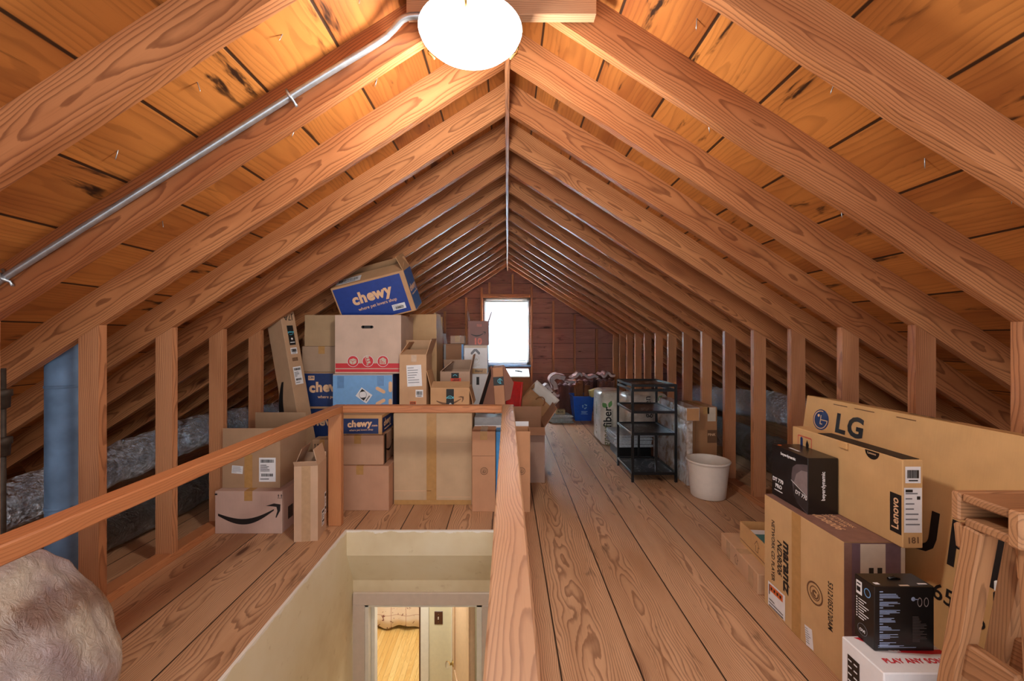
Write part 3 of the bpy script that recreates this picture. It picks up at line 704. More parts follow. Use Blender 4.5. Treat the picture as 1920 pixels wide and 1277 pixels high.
patch(c.front, .1535, .150, .303, .262, M['navy'], 'blue_print', c.e); chewy(c, c.front, .202, .165, .105, 0, False, False, 4); words(c.front, 'where pet l', .034, M['peach'], c.e, .205, .095, 0, .012); patch(c.front, .075, .245, .05, .035, M['peach'], 'badge', c.e, 0, 2); words(c.front, 'C86', .024, M['navy'], c.e, .075, .247, 0, .02, lvl=3)
c = carton('plain_carton', 'plain carton resting on the navy blue carton at left', -1.627, -1.315, 3.31, 3.62, .943, 1.148, (176, 148, 124))
c = carton('plain_carton', 'plain carton with one raised flap, topmost of the left column', -1.606, -1.315, 3.31, 3.60, 1.150, 1.278, (180, 150, 116), closed=False, flaps=(('f', .118, 0), ('b', .10, -60)))
# left stack behind the back rail
c = carton('plain_carton', 'plain square carton on the floor right of the rail post', -1.24, -.832, 2.936, 3.27, 0, .313, (196, 150, 122))
c = carton('plain_carton', 'plain carton, middle of three behind the rail post', -1.24, -.877, 2.955, 3.27, .315, .525, (192, 150, 122)); patch(c.right, .05, .105, .05, .21, M['ink'], 'black_tape', c.e); poly(c.right, smile(.18), M['ink'], 'curved_arrow', c.e, .16, .10)
c = carton('blue_carton', 'flat blue and tan carton just under the back rail', -1.24, -.891, 2.968, 3.275, .527, .665, (206, 160, 112), tape=None)
patch(c.front, .17, .060, .31, .108, M['navy'], 'blue_print', c.e); chewy(c, c.front, .19, .072, .062, 0, True, True); patch(c.right, .15, .062, .28, .108, M['navy'], 'blue_print', c.e); chewy(c, c.right, .13, .07, .062)
c = carton('light_blue_carton', 'sky blue carton with white diamond sticker above the back rail', -1.312, -.862, 3.14, 3.46, .667, .942, (196, 176, 168), tape=None)
patch(c.front, .225, .135, .446, .262, M['sky'], 'sky_blue_print', c.e); patch(c.right, .16, .137, .31, .27, M['navy'], 'blue_print', c.e)
def bone(l, t): return [[(-l / 2, -t / 2), (l / 2, -t / 2)] + [(l / 2 + t / 2 * math.cos(a), t / 2 * math.sin(a)) for a in (-1.0, -.3, .3, 1.0)] + [(l / 2, t / 2), (-l / 2, t / 2)] + [(-l / 2 - t / 2 * math.cos(a), t / 2 * math.sin(a)) for a in (1.0, .3, -.3, -1.0)]]
for x, y, a in ((.36, .155, -.5), (.36, .065, .5), (.434, .18, 1.57), (.434, .05, 1.57)): poly(c.front, bone(.055, .026), M['orange'] if False else M['peach'], 'biscuit_print', c.e, x, y, a, 2)
patch(c.front, .06, .215, .05, .09, plain('blue_tape', (86, 134, 188), .25), 'tape', c.e, 0, 2); patch(c.front, .36, .225, .05, .075, plain('blue_tape_end', (86, 134, 188), .25), 'tape', c.e, 0, 2)
st = patch(c.front, .236, .115, .10, .078, M['white'], 'diamond_sticker', c.e, -.62, 3)
poly(TF, [[(-.040, 0), (-.040, .032), (-.012, .032)], [(-.012, -.032), (.022, -.032), (.022, 0)]], M['ink'], 'print', st); poly(TF, ringloops(.026, .029, -.010, 0), M['greyink'], 'print', st); poly(TF, shift(barcode(.05, .009, 7), 0, 0), M['ink'], 'print', st, .036, 0, math.pi / 2)
c = carton('moving_carton', 'big pale moving carton with red stripes and round red pictures', -1.303, -.803, 3.16, 3.56, .945, 1.388, (212, 184, 166), closed=False)
poly(c.front, [rect(.004, .040, .496, .077), rect(.004, .012, .496, .033)], M['red'], 'red_stripes', c.e)
poly(c.front, [rect(-.035, -.011, .035, .011), disc(.011, 16, -.035), disc(.011, 16, .035)], M['ink'], 'hand_hole', c.e, .245, .352)
for i, x in enumerate((.137, .25, .363)):
    d = poly(c.front, [disc(.042)], M['red'], 'round_print', c.e, x, .093, 0, 2); poly(TF, ringloops(.040, .043), M['white'], 'ring', d)
    if i == 0: poly(TF, [[(-.028, .012), (.004, .022), (.028, .012), (-.002, .0)], [(-.028, .009), (-.004, -.003), (-.004, -.026), (-.026, -.014)], [(0, -.003), (.027, .009), (.024, -.014), (0, -.026)]], M['cream'], 'carton_print', d)
    if i == 1: poly(TF, [shift([rect(-.011, -.008, .011, .008)], 0, 0)[0]], M['cream'], 'carton_print', d, .008, -.008, .35); poly(TF, [rect(-.011, -.008, .011, .008)], M['cream'], 'carton_print', d, .002, .012, .35); poly(TF, [rect(-.011, -.008, .011, .008)], M['cream'], 'carton_print', d, -.004, .032, .35); poly(TF, [rect(-.002, -.035, .002, .035)], M['cream'], 'trolley_print', d, -.012, 0, .35); poly(TF, ringloops(.004, .007), M['cream'], 'wheel_print', d, -.004, -.026)
    if i == 2:
        poly(TF, [rect(-.024, -.022, .024, .012), [(-.028, .012), (.028, .012), (0, .030)]], M['cream'], 'house_print', d); poly(TF, [rect(-.017 + k * .012, -.017 + j * .010, -.009 + k * .012, -.010 + j * .010) for k in range(3) for j in range(3 - k)], M['red'], 'print', d, 0, 0, 0, 2)
# tilted blue carton on top
tb = carton('blue_carton', 'open royal blue carton tilted on top of the red-striped moving carton', 0, .581, 0, .24, 0, .32, (200, 156, 116), closed=False, flaps=(('f', .125, -68), ('b', .115, -40), ('r', .11, -12)))
rt = Matrix.Rotation(rad(-4), 4, 'Z') @ Matrix.Rotation(rad(-13.5), 4, 'Y') @ Matrix.Rotation(rad(19), 4, 'X')
tl = Vector((-1.348, 3.185, 1.588)); loc = tl - (rt @ Vector((-.2905, -.12, .32)))
tb.e.location = loc; tb.e.rotation_euler = rt.to_euler()
patch(tb.front, .278, .158, .535, .296, M['blue'], 'blue_print', tb.e); patch(tb.right, .12, .16, .225, .31, plain('mid_blue_print', (46, 96, 164), .45), 'blue_print', tb.e)
chewy(tb, tb.front, .285, .190, .115); chewy(tb, tb.right, .12, .17, .07)
label_sticker(tb.front, .462, .062, .105, .046, tb.e, 0, 14, 'text', 2); words(tb.front, '59802', .026, M['ink'], tb.e, .466, .055, 0, .03, lvl=4)
fl = [o for o in tb.e.children if o.name.startswith('flap')][0]
label_sticker(Face((-.155, -.0022, .055), (1, 0, 0), (0, 0, 1), (0, -1, 0)), 0, 0, .20, .07, fl, 0, 15, 'bar')
# centre: tall taped carton and what stands on it
c = carton('tall_carton', 'tall plain carton with one wide vertical tape strip, behind the rail', -.827, -.256, 3.04, 3.40, 0, .665, (202, 172, 138), tape=None)
patch(c.front, .276, .333, .072, .664, M['tape'], 'tape', c.e); patch(c.front, .285, .018, .56, .034, M['tape'], 'tape', c.e, 0, 2)
poly(c.front, [rect(-.28, 0, -.012, .003)], M['peach'], 'crease', c.e, .285, .10); poly(c.front, [rect(.04, 0, .275, .003)], M['peach'], 'crease', c.e, .285, .055); poly(c.front, [rect(.045, 0, .275, .002)], M['peach'], 'crease', c.e, .285, .455)
c = carton('open_carton', 'upright open carton with white shipping label above the back rail', -.80, -.600, 3.10, 3.33, .667, 1.09, (206, 166, 130), closed=False, flaps=(('l', .115, -35), ('b', .115, -20), ('r', .125, 18), ('f', .10, -70)))
label_sticker(c.front, .110, .267, .110, .158, c.e, .05, 21, 'text'); label_sticker(c.front, .148, .135, .056, .056, c.e, 0, 22, 'bar')
patch(c.front, .10, .062, .046, .030, M['orange'], 'red_stamp', c.e); words(c.front, '029', .026, M['ink'], c.e, .10, .062, 0, .02, lvl=3); patch(c.front, .107, .395, .04, .05, M['cleartape'], 'tape', c.e)
c = carton('smile_carton', 'small open carton with curved arrow and dark tape, on the tall taped carton', -.566, -.279, 3.08, 3.30, .667, .845, (208, 164, 122), closed=False, flaps=(('f', .10, -68), ('r', .125, 166), ('l', .13, 14)))
poly(c.front, smile(.20), M['brownink'], 'curved_arrow', c.e, .145, .085)
tp = patch(c.front, .145, .086, .056, .17, M['ink'], 'dark_tape', c.e, 0, 3); words(TF, 'prime', .024, M['cyan'], tp, 0, .018, math.pi, .02, lvl=1); poly(TF, [arcband(.022, .026, 25, 155, 12)], M['cyan'], 'print', tp, 0, .01); poly(TF, ringloops(.003, .008), M['white'], 'seal', tp, .002, -.026); patch(TF, 0, -.055, .045, .006, M['white'], 'print', tp)
c = carton('open_carton', 'carton with black tape and red sticker behind the small curved-arrow carton', -.55, -.306, 3.43, 3.66, 0, .939, (200, 166, 142), closed=False, flaps=(('r', .14, 12), ('l', .12, -50), ('b', .1, -30)))
patch(c.front, .122, .905, .062, .045, M['ink'], 'black_tape', c.e); patch(c.front, .128, .862, .085, .045, plain('red_sticker', (238, 92, 66), .5), 'red_sticker', c.e); words(c.front, 'LEAVE', .02, M['ink'], c.e, .13, .868, 0, .02, lvl=3); poly(c.front, [arcband(.014, .019, 20, 160, 10)], M['cyan'], 'print', c.e, .122, .895, 0, 3)
c = carton('tall_carton', 'tall carton with raised flaps behind the moving carton, right of it', -.84, -.605, 3.58, 3.92, 0, 1.282, (204, 166, 124), closed=False, flaps=(('f', .135, 0), ('r', .15, -8), ('b', .13, 0)))
c = carton('brown_carton', 'brown carton lying open towards the room, left of the white patterned carton', -.598, -.415, 3.94, 4.15, .62, 1.158, (168, 124, 96), closed=False, flaps=(('l', .10, 10),))
patch(c.front, .092, .40, .15, .24, card((176, 130, 100)), 'inner_panel', c.e); patch(c.front, .010, .40, .02, .27, M['grey'], 'tape', c.e, 0, 2); patch(c.front, .176, .40, .018, .27, M['sky'], 'tape', c.e, 0, 2)
carton('brown_carton', 'carton base under the brown open carton, mostly hidden', -.598, -.415, 3.94, 4.15, 0, .618, (176, 132, 100))
carton('small_box', 'small pale box on top of the brown open carton', -.540, -.408, 3.97, 4.10, 1.16, 1.235, (196, 164, 146))
c = carton('white_carton', 'white carton with a black V-shaped handle cutout beside the window', -.382, -.175, 3.70, 3.90, .897, 1.149, mat=M['white'], tape=None)
patch(c.front, .101, .24, .200, .022, M['cream'], 'band', c.e); patch(c.front, .101, .024, .200, .046, M['tape'], 'band', c.e); words(c.front, 'Blend', .03, M['ink'], c.e, .13, .024, 0, .01)
poly(c.front, [[(-.042, -.020), (-.030, -.026), (0, .006), (.030, -.026), (.042, -.020), (.040, -.006), (.012, .024), (-.012, .024), (-.040, -.006)]], M['greyink'], 'handle_cutout', c.e, .100, .195)
poly(c.front, ringloops(.036, .038), M['cream'], 'round_print', c.e, .10, .125); words(c.front, 'CW', .03, plain('gilt_print', (186, 176, 150), .4), c.e, .10, .125, 0, 0); patch(c.right, .10, .125, .19, .25, M['sky'], 'side_print', c.e)
poly(c.front, [rect(-.04, 0, .02, .004), rect(-.04, .012, .05, .015)], M['cream'], 'print', c.e, .09, .065)
c = carton('striped_carton', 'white carton with black blocks under the V-handled white carton', -.392, -.160, 3.69, 3.90, 0, .895, mat=M['white'], tape=None)
poly(c.front, [rect(.02, .79, .05, .88), rect(.12, .80, .145, .87), rect(.02, .70, .04, .76)], M['ink'], 'black_blocks', c.e)
c = carton('smile_carton', 'plum coloured carton with curved arrow, silhouetted against the window', -.348, -.168, 3.72, 3.88, 1.150, 1.366, (150, 116, 112), closed=False, flaps=(('l', .09, 6), ('r', .09, 18)))
poly(c.front, smile(.13), M['ink'], 'curved_arrow', c.e, .09, .10); words(c.front, '10', .075, plain('faded_red_print', (206, 110, 96), .5), c.e, .085, .032, 0, .05); words(c.front, 'SEB', .03, plain('faded_red_print_b', (206, 120, 104), .5), c.e, .10, .175, 0, .02)
# two circle-logo cartons with a blue board between them
def seal(face, r, mat, par, x, y):
    poly(face, ringloops(r * .86, r) + ringloops(r * .55, r * .62), mat, 'round_stamp', par, x, y); poly(face, [arcband(r * .12, r * .30, 30, 300, 10), arcband(r * .36, r * .48, 200, 380, 10)], mat, 'round_stamp', par, x, y)
c = carton('stamp_carton', 'tall brown carton with small round stamp left of the pale rail', -.246, -.082, 2.914, 3.09, 0, .562, (196, 146, 112)); seal(c.front, .026, M['brownink'], c.e, .085, .285)
poly(c.front, [rect(0, 0, .16, .002)], M['brownink'], 'crease', c.e, .002, .39)
c = carton('stamp_carton', 'tall brown carton with round stamp right of the pale rail', -.015, .16, 2.914, 3.09, 0, .562, (200, 148, 110), closed=False, flaps=(('b', .035, 0),), inner=M['white']); seal(c.front, .026, M['brownink'], c.e, .115, .285)
o = box('blue_board', -.0795, -.018, 2.935, 3.07, 0, .556, plain('bright_blue_board', (58, 140, 206), .4), None, .003); tag(o, 'bright blue flat box squeezed between the two stamped cartons', 'box')
c = carton('grey_carton', 'grey carton with a white band just under the back rail', -.245, -.005, 3.12, 3.47, 0, .622, mat=M['grey'], tape=None); patch(c.front, .12, .535, .236, .055, M['white'], 'white_band', c.e)
c = carton('winged_carton', 'narrow carton with big side wings folded open, coloured darker for shade, above the rail', -.088, -.010, 3.16, 3.42, .643, .992, (186, 136, 104), tape=None)
c.e.rotation_euler = (0, rad(-4), 0)
tp = patch(c.front, .040, .245, .079, .065, M['ink'], 'dark_tape', c.e); poly(TF, [arcband(.014, .018, 0, 300, 14)], M['cyan'], 'print', tp, .01, 0); words(TF, 'prime', .018, M['cyan'], tp, .01, 0, 1.57, .02, lvl=1)
for sx, pts, ang, ht_ in ((-1, [(0, .362), (.012, .362), (.205, 0), (0, 0)], 42, .36), (1, [(0, .362), (.012, .362), (.085, .22), (.045, .10), (0, .09)], 30, .36)):
    bm = bmesh.new(); a_ = rad(ang); U = Vector((sx * math.cos(a_), math.sin(a_), 0)); N_ = Vector((math.sin(a_) * sx, -math.cos(a_), 0)) * .004
    fa = [bm.verts.new(U * p[0] + Vector((0, 0, p[1]))) for p in pts]; fb = [bm.verts.new(U * p[0] + Vector((0, 0, p[1])) + N_) for p in pts]
    bm.faces.new(fa); bm.faces.new(fb[::-1])
    for k in range(len(pts)): bm.faces.new((fa[k], fa[(k + 1) % len(pts)], fb[(k + 1) % len(pts)], fb[k]))
    bmesh.ops.recalc_face_normals(bm, faces=bm.faces)
    f = link('wing_flap', bm, card((150, 108, 92)), c.e); f.location = (sx * .0395, -.1305, 0)  # darker board than the body: the wings' shade is put into their colour
    if sx < 0: poly(Face((0, 0, 0), -U, (0, 0, 1), N_), [[(-.200, .0), (-.16, .0), (-.012, .29), (-.012, .352)]], M['ink'], 'dark_tape', f, 0, 0, 0, 6)
c = carton('open_carton', 'wide open carton with splayed flaps at the end of the rail', .003, .316, 3.50, 3.86, 0, .464, (186, 138, 108), closed=False, flaps=(('b', .12, -4), ('f', .11, 112), ('r', .19, 34), ('l', .10, 8)))
patch(c.front, .157, .232, .312, .46, card((178, 146, 130)), 'paper_lining', c.e)
o = carton('plain_carton', 'carton behind the wide open carton, under the paper bag', .0, .33, 3.93, 4.25, 0, .314, (180, 140, 110))
fd = box('red_folder', -.010, .010, -.09, .09, 0, .48, plain('red_plastic', (214, 38, 36), .35), None, .002); fd.location = (.035, 3.985, .319); fd.rotation_euler = (0, rad(8), rad(48)); tag(fd, 'red folder standing upright left of the paper bag', 'folder')
pb = empty('paper_bag', (.165, 4.13, .428), (rad(5), rad(42), 0)); tag(pb, 'brown paper bag with white lining leaning to the right, behind the wide open carton', 'bag')
bm = bmesh.new()
n = 10
def sheet(bm, x0, x1, y, z0, z1, wob, thick=.002):
    g = [[bm.verts.new((x0 + (x1 - x0) * i / n, y + wob * math.sin(i * .6 + j * .5), z0 + (z1 - z0) * j / n)) for i in range(n + 1)] for j in range(n + 1)]
    for j in range(n):
        for i in range(n): f = bm.faces.new((g[j][i], g[j][i + 1], g[j + 1][i + 1], g[j + 1][i])); f.smooth = True
sheet(bm, -.15, .15, -.06, 0, .27, .008); o = link('front_panel', bm, M['brown'] if False else card((176, 132, 92)), pb); o.modifiers.new('thick', 'SOLIDIFY').thickness = .002
bm = bmesh.new(); sheet(bm, -.15, .15, .05, 0, .36, .012); o = link('back_panel', bm, M['bagpaper'], pb); o.modifiers.new('thick', 'SOLIDIFY').thickness = .002
for sx in (-.15, .15):
    bm = bmesh.new(); vv = [bm.verts.new(p) for p in ((sx, -.06, 0), (sx * .86, 0, 0), (sx, .05, 0), (sx, .05, .33), (sx * .82, 0, .29), (sx, -.06, .27))]; bm.faces.new((vv[0], vv[1], vv[4], vv[5])); bm.faces.new((vv[1], vv[2], vv[3], vv[4])); o = link('side_panel', bm, card((176, 132, 92)), pb); o.modifiers.new('thick', 'SOLIDIFY').thickness = .002
bm = bmesh.new(); tube(bm, [(.045 * math.cos(a), -.068, .225 + .06 * math.sin(a)) for a in [math.pi * i / 12 for i in range(13)]], .005, 8); link('handle', bm, card((150, 104, 66)), pb)
# white board with pen below the window, on a wooden box
o = carton('wooden_box', 'dark wooden box under the window carrying a white board', -.12, .40, 7.10, 7.42, 0, .55, mat=M['scrap'], tape=None)
wb = box('white_board', -.21, .21, -.20, .20, 0, .018, M['white'], None, .002); wb.location = (.17, 7.24, .60); wb.rotation_euler = (rad(15), 0, 0); tag(wb, 'white tray propped under the gable window', 'board')
bm = bmesh.new(); tube(bm, [(-.07, .02, 0), (.07, -.02, 0)], .012, 8); pn = link('marker_pen', bm, M['ink']); pn.location = (.20, 7.236, .640); pn.rotation_euler = (rad(15), 0, rad(-24)); tag(pn, 'black marker lying on the white tray under the window', 'pen')

# ---------------------------------------------------------------- back right: felt stacks, bin, sacks, shelf
def wavy_mesh(w_, d_, seed, amp=.014, th=.016, freq=3.0):
    q = random.Random(seed); bm = bmesh.new(); nx, ny = 26, 6; ph = q.uniform(0, 6)
    def zf(x, y): return amp * math.sin(freq * 2 * math.pi * x / w_ + ph) + amp * .4 * math.sin(9 * y + ph)
    T = [[None] * (nx + 1) for _ in range(ny + 1)]; B = [[None] * (nx + 1) for _ in range(ny + 1)]
    for j in range(ny + 1):
        for i in range(nx + 1):
            x = -w_ / 2 + w_ * i / nx; y = -d_ / 2 + d_ * j / ny; yy = y + (.006 * math.sin(x * 70 + seed) if j == 0 else 0)
            T[j][i] = bm.verts.new((x, yy, zf(x, y) + th)); B[j][i] = bm.verts.new((x, yy, zf(x, y)))
    for j in range(ny):
        for i in range(nx):
            bm.faces.new((T[j][i], T[j][i + 1], T[j + 1][i + 1], T[j + 1][i])); bm.faces.new((B[j][i], B[j + 1][i], B[j + 1][i + 1], B[j][i + 1]))
    for i in range(nx):
        bm.faces.new((T[0][i + 1], T[0][i], B[0][i], B[0][i + 1])); bm.faces.new((T[ny][i], T[ny][i + 1], B[ny][i + 1], B[ny][i]))
    for j in range(ny):
        bm.faces.new((T[j][0], T[j + 1][0], B[j + 1][0], B[j][0])); bm.faces.new((T[j + 1][nx], T[j][nx], B[j][nx], B[j + 1][nx]))
    me = bpy.data.meshes.new('felt_sheet'); bm.normal_update(); bm.to_mesh(me); bm.free(); me.materials.append(M['wavy']); return me
def felt_stack(x0, x1, y0, y1, cnt, label, group, seed):
    me = wavy_mesh(x1 - x0, y1 - y0, seed)
    for i in range(cnt):
        o = bpy.data.objects.new('felt_sheet', me); C.objects.link(o)
        o.location = ((x0 + x1) / 2 + R.uniform(-.002, .002), (y0 + y1) / 2 + R.uniform(-.004, .004), .016 + i * .0205)
        tag(o, label, 'sheet', group)
    return .016 + cnt * .0205 + .014
def curl(label, path, y0, y1, band=.045):
    """Stiff felt strip on edge, bent along path in x and z: pale face to the room, brown body behind."""
    P = spline([(x, 0, z) for x, z in path], 8)
    def rib(name, wd, ya, yb, mat, par):
        bm = bmesh.new(); A = []
        for k, p in enumerate(P):
            d = (P[min(k + 1, len(P) - 1)] - P[max(k - 1, 0)]).normalized(); nn = Vector((-d.z, 0, d.x)); wv = .005 * math.sin(k * .45)
            A.append([bm.verts.new(p + nn * (q_ * wd + wv) + Vector((0, y_, 0))) for q_, y_ in ((.5, ya), (-.5, ya + .012), (-.5, yb), (.5, yb))])
        for a, b in zip(A, A[1:]):
            for m_ in range(4): bm.faces.new((a[m_], a[(m_ + 1) % 4], b[(m_ + 1) % 4], b[m_]))
        bm.faces.new(A[0][::-1]); bm.faces.new(A[-1]); bmesh.ops.recalc_face_normals(bm, faces=bm.faces)
        return link(name, bm, mat, par)
    o = rib('curled_felt', band, y0 + .0125, y1, M['wavy'], None); rib('pale_face', band * .74, y0, y0 + .012, M['wavytop'], o)
    return tag(o, label, 'sheet', 'curled sheets on the felt stacks')
felt_stack(.83, 1.075, 6.55, 6.90, 22, 'brown wavy sheet in the tall stack left of the blue bin', 'wavy sheets left of the blue bin', 3)
felt_stack(.54, .80, 6.35, 6.70, 14, 'brown wavy sheet in the low stack behind the open carton', 'wavy sheets behind the open carton', 4)
felt_stack(1.12, 1.40, 6.80, 7.15, 24, 'brown wavy sheet in the stack behind the blue bin', 'wavy sheets behind the blue bin', 5)
felt_stack(1.46, 1.74, 6.75, 7.10, 25, 'brown wavy sheet in the stack in the back right corner', 'wavy sheets in the back corner', 6)
curl('pale curled sheet drooping over the left end of the tall felt stack', [(.765, .41), (.75, .47), (.71, .54), (.735, .60), (.79, .605), (.84, .60), (.90, .575)], 6.52, 6.85, .09)
curl('narrow pale strip lying along the top of the tall felt stack', [(.90, .525), (.95, .530), (1.0, .520), (1.06, .528)], 6.53, 6.80, .040)
curl('pale sheet thrown loosely over the stack behind the blue bin', [(1.05, .54), (1.11, .585), (1.17, .63), (1.22, .60)], 6.76, 7.05, .05)
curl('pale folded sheet sticking out at the right of the stack behind the bin', [(1.25, .615), (1.30, .585), (1.36, .575), (1.42, .60), (1.46, .575)], 6.74, 7.0, .05)
curl('pale wavy sheet on the stack in the back right corner', [(1.51, .63), (1.56, .590), (1.62, .645), (1.68, .61), (1.74, .60)], 6.72, 7.05, .05)
curl('rounded pale sheet end on the low felt stack', [(.545, .385), (.56, .44), (.60, .475), (.645, .45), (.665, .395)], 6.31, 6.60, .06)
curl('second pale strip slanting down the low felt stack', [(.69, .385), (.74, .350), (.79, .345)], 6.30, 6.52, .045)
for i in range(9):
    o = box('newspaper', -.16, .16, -.13, .13, 0, .011, M['news'], None, .001); o.location = (.765 + R.uniform(-.03, .03), 6.10 + R.uniform(-.03, .03), .001 + i * .012); o.rotation_euler = (0, 0, R.uniform(-.15, .15))
    tag(o, 'folded newspaper in the loose pile left of the blue bin', 'newspaper', 'newspapers left of the blue bin')
c = carton('tan_pack', 'small tan printed pack on the newspaper pile', .70, .84, 6.05, 6.15, .110, .175, (196, 176, 140), tape=None); words(c.front, 'ROS', .045, M['ink'], c.e, .07, .033, 0, .02)
bn = empty('recycling_bin', (1.115, 6.27, 0)); tag(bn, 'blue plastic recycling bin full of wood scraps', 'bin')
bm = bmesh.new()
def loop(hw, hd, z): return [bm.verts.new((x, y, z)) for x, y in ((-hw, -hd), (hw, -hd), (hw, hd), (-hw, hd))]
ls = [loop(.118, .15, 0), loop(.150, .185, .345), loop(.162, .197, .347), loop(.162, .197, .365), loop(.150, .185, .365), loop(.144, .179, .33), loop(.113, .145, .008)]
for a, b in zip(ls, ls[1:]):
    for i in range(4): bm.faces.new((a[i], a[(i + 1) % 4], b[(i + 1) % 4], b[i]))
bm.faces.new(ls[0][::-1]); bm.faces.new(ls[-1]); link('body', bm, M['bluebin'], bn)
BF = Face((-.118, -.15, 0), (1, 0, 0), (0, -.1, 1), (0, -1, -.1)); lb = plain('pale_blue_print', (150, 200, 236), .5)
for k in range(3):
    a = rad(90 + 120 * k); poly(BF, [[(-.022, .020), (.010, .020), (.010, .012), (.026, .027), (.010, .042), (.010, .034), (-.016, .034)]], lb, 'recycling_symbol', bn, .135, .215, a)
poly(BF, [rect(-.045, 0, .045, .010), rect(-.04, -.018, .03, -.010), rect(-.05, -.035, .05, -.028)], lb, 'print', bn, .13, .135)
for i, (x, y, ax, ay, l) in enumerate(((-.06, .0, .02, -.10, .50), (-.02, .05, .05, .06, .52), (.03, -.02, -.04, .16, .50), (.06, .06, .0, .2, .48), (-.03, -.07, -.03, -.14, .54), (.02, .10, .06, -.03, .55))):
    o = timber('wood_scrap', (1.115 + x, 6.27 + y, .012), (1.115 + x + ay * l * .6, 6.27 + y + ax * l, .012 + l), .05 + .01 * (i % 3), .018, M['scrap'], (0, 1, 0)); tag(o, 'thin wood offcut standing upright in the blue recycling bin', 'offcut', 'wood offcuts in the blue bin')
o = box('foam_block', -.075, .075, -.05, .05, -.05, .05, M['foam'], None, .004); o.location = (1.272, 6.06, .425); o.rotation_euler = (0, rad(-14), rad(8)); tag(o, 'pale yellow foam block on the corner of the blue bin', 'foam block')
def sack(name, label, x0, x1, y0, y1, z0, z1, mat, bev=.055, rz=0):
    w_, d_, h_ = x1 - x0, y1 - y0, z1 - z0; e = empty(name, ((x0 + x1) / 2, (y0 + y1) / 2, z0), (0, 0, rz)); tag(e, label, 'sack')
    bm = bmesh.new(); bx(bm, -w_ / 2, w_ / 2, -d_ / 2, d_ / 2, 0, h_)
    bmesh.ops.bevel(bm, geom=bm.edges[:], offset=bev, segments=4, affect='EDGES', profile=.5)
    bmesh.ops.triangulate(bm, faces=[f for f in bm.faces if f.calc_area() > .02])
    bmesh.ops.subdivide_edges(bm, edges=[e_ for e_ in bm.edges if e_.calc_length() > .08], cuts=3, use_grid_fill=True)
    for v in bm.verts:
        k = noise.noise(v.co * 9) * .006; v.co += Vector((k, k, k * .5)) if v.co.y > -d_ / 2 + .01 or v.co.z > h_ * .9 else Vector((0, 0, 0))
        v.co.z = max(v.co.z, 0)
    link('sack_body', bm, mat, e, True); c = Carton(); c.e = e
    c.front = Face((-w_ / 2, -d_ / 2 - .001, 0), (1, 0, 0), (0, 0, 1), (0, -1, 0)); c.left = Face((-w_ / 2 - .006, d_ / 2, 0), (0, -1, 0), (0, 0, 1), (-1, 0, 0)); c.w, c.d, c.h = w_, d_, h_; return c
GREEN = plain('leaf_green_print', (96, 150, 84), .5); OLIVE = plain('olive_print', (112, 112, 70), .5)
def leaf(l, wd): return [[(0, 0)] + [(wd * math.sin(math.pi * i / 8), l * i / 8) for i in range(1, 8)] + [(0, l)] + [(-wd * math.sin(math.pi * i / 8), l * i / 8) for i in range(7, 0, -1)]]
c = sack('insulation_sack', 'white insulation sack with green leaf logo beside the black shelf', 1.054, 1.36, 4.69, 5.14, 0, .613, M['bagwhite'])
words(c.front, 'fiber', .125, M['ink'], c.e, .075, .325, 1.571, .02); words(c.front, 'green', .125, OLIVE, c.e, .060, .115, 1.571, 0, shear=.3, sx=.82)
words(c.front, 'The most trusted fiber insulation', .022, M['ink'], c.e, .118, .25, 1.571, .005)
poly(c.front, leaf(.075, .026), GREEN, 'leaf_print', c.e, .065, .43, .75); poly(c.front, leaf(.085, .022), GREEN, 'leaf_print', c.e, .088, .43, -.35)
poly(c.front, [rect(.10, .03, .104, .42)], OLIVE, 'print', c.e, .03, 0); words(c.left, 'R 13', .06, OLIVE, c.e, .25, .15, 1.571, .01); words(c.left, 'fiber', .08, GREEN, c.e, .25, .40, 1.571, 0)
o = box('black_crate', 1.12, 1.46, 4.235, 4.55, 0, .10, M['blackmetal'], None, .006); tag(o, 'low black crate on the floor seen through the black shelf', 'crate')
for i in range(7):
    o = box('newspaper', -.19, .19, -.20, .20, 0, .016, M['news'], None, .001); o.location = (1.29 + R.uniform(-.01, .01), 4.44 + R.uniform(-.015, .015), .102 + i * .0175); o.rotation_euler = (0, 0, R.uniform(-.08, .08)); tag(o, 'newspaper in the stack on the low black crate', 'newspaper', 'newspapers on the black crate')
c = carton('blue_packet', 'small blue packet on the newspapers behind the black shelf', 1.33, 1.46, 4.25, 4.33, .226, .29, mat=plain('packet_blue', (56, 132, 190), .4), tape=None)
c = sack('insulation_sack', 'second white sack lying behind the black shelf on newspapers', 1.24, 1.68, 4.345, 4.64, .228, .63, M['bagwhite'], .05)
words(c.front, 'green', .10, M['ink'], c.e, .22, .27, 1.571, 0); patch(c.front, .34, .17, .07, .16, M['greyink'], 'panel_print', c.e); poly(c.front, leaf(.07, .02), GREEN, 'leaf_print', c.e, .33, .33, -.6); poly(c.front, [rect(0, 0, .006, .30), rect(.02, 0, .024, .25)], M['greyink'], 'print', c.e, .05, .05)
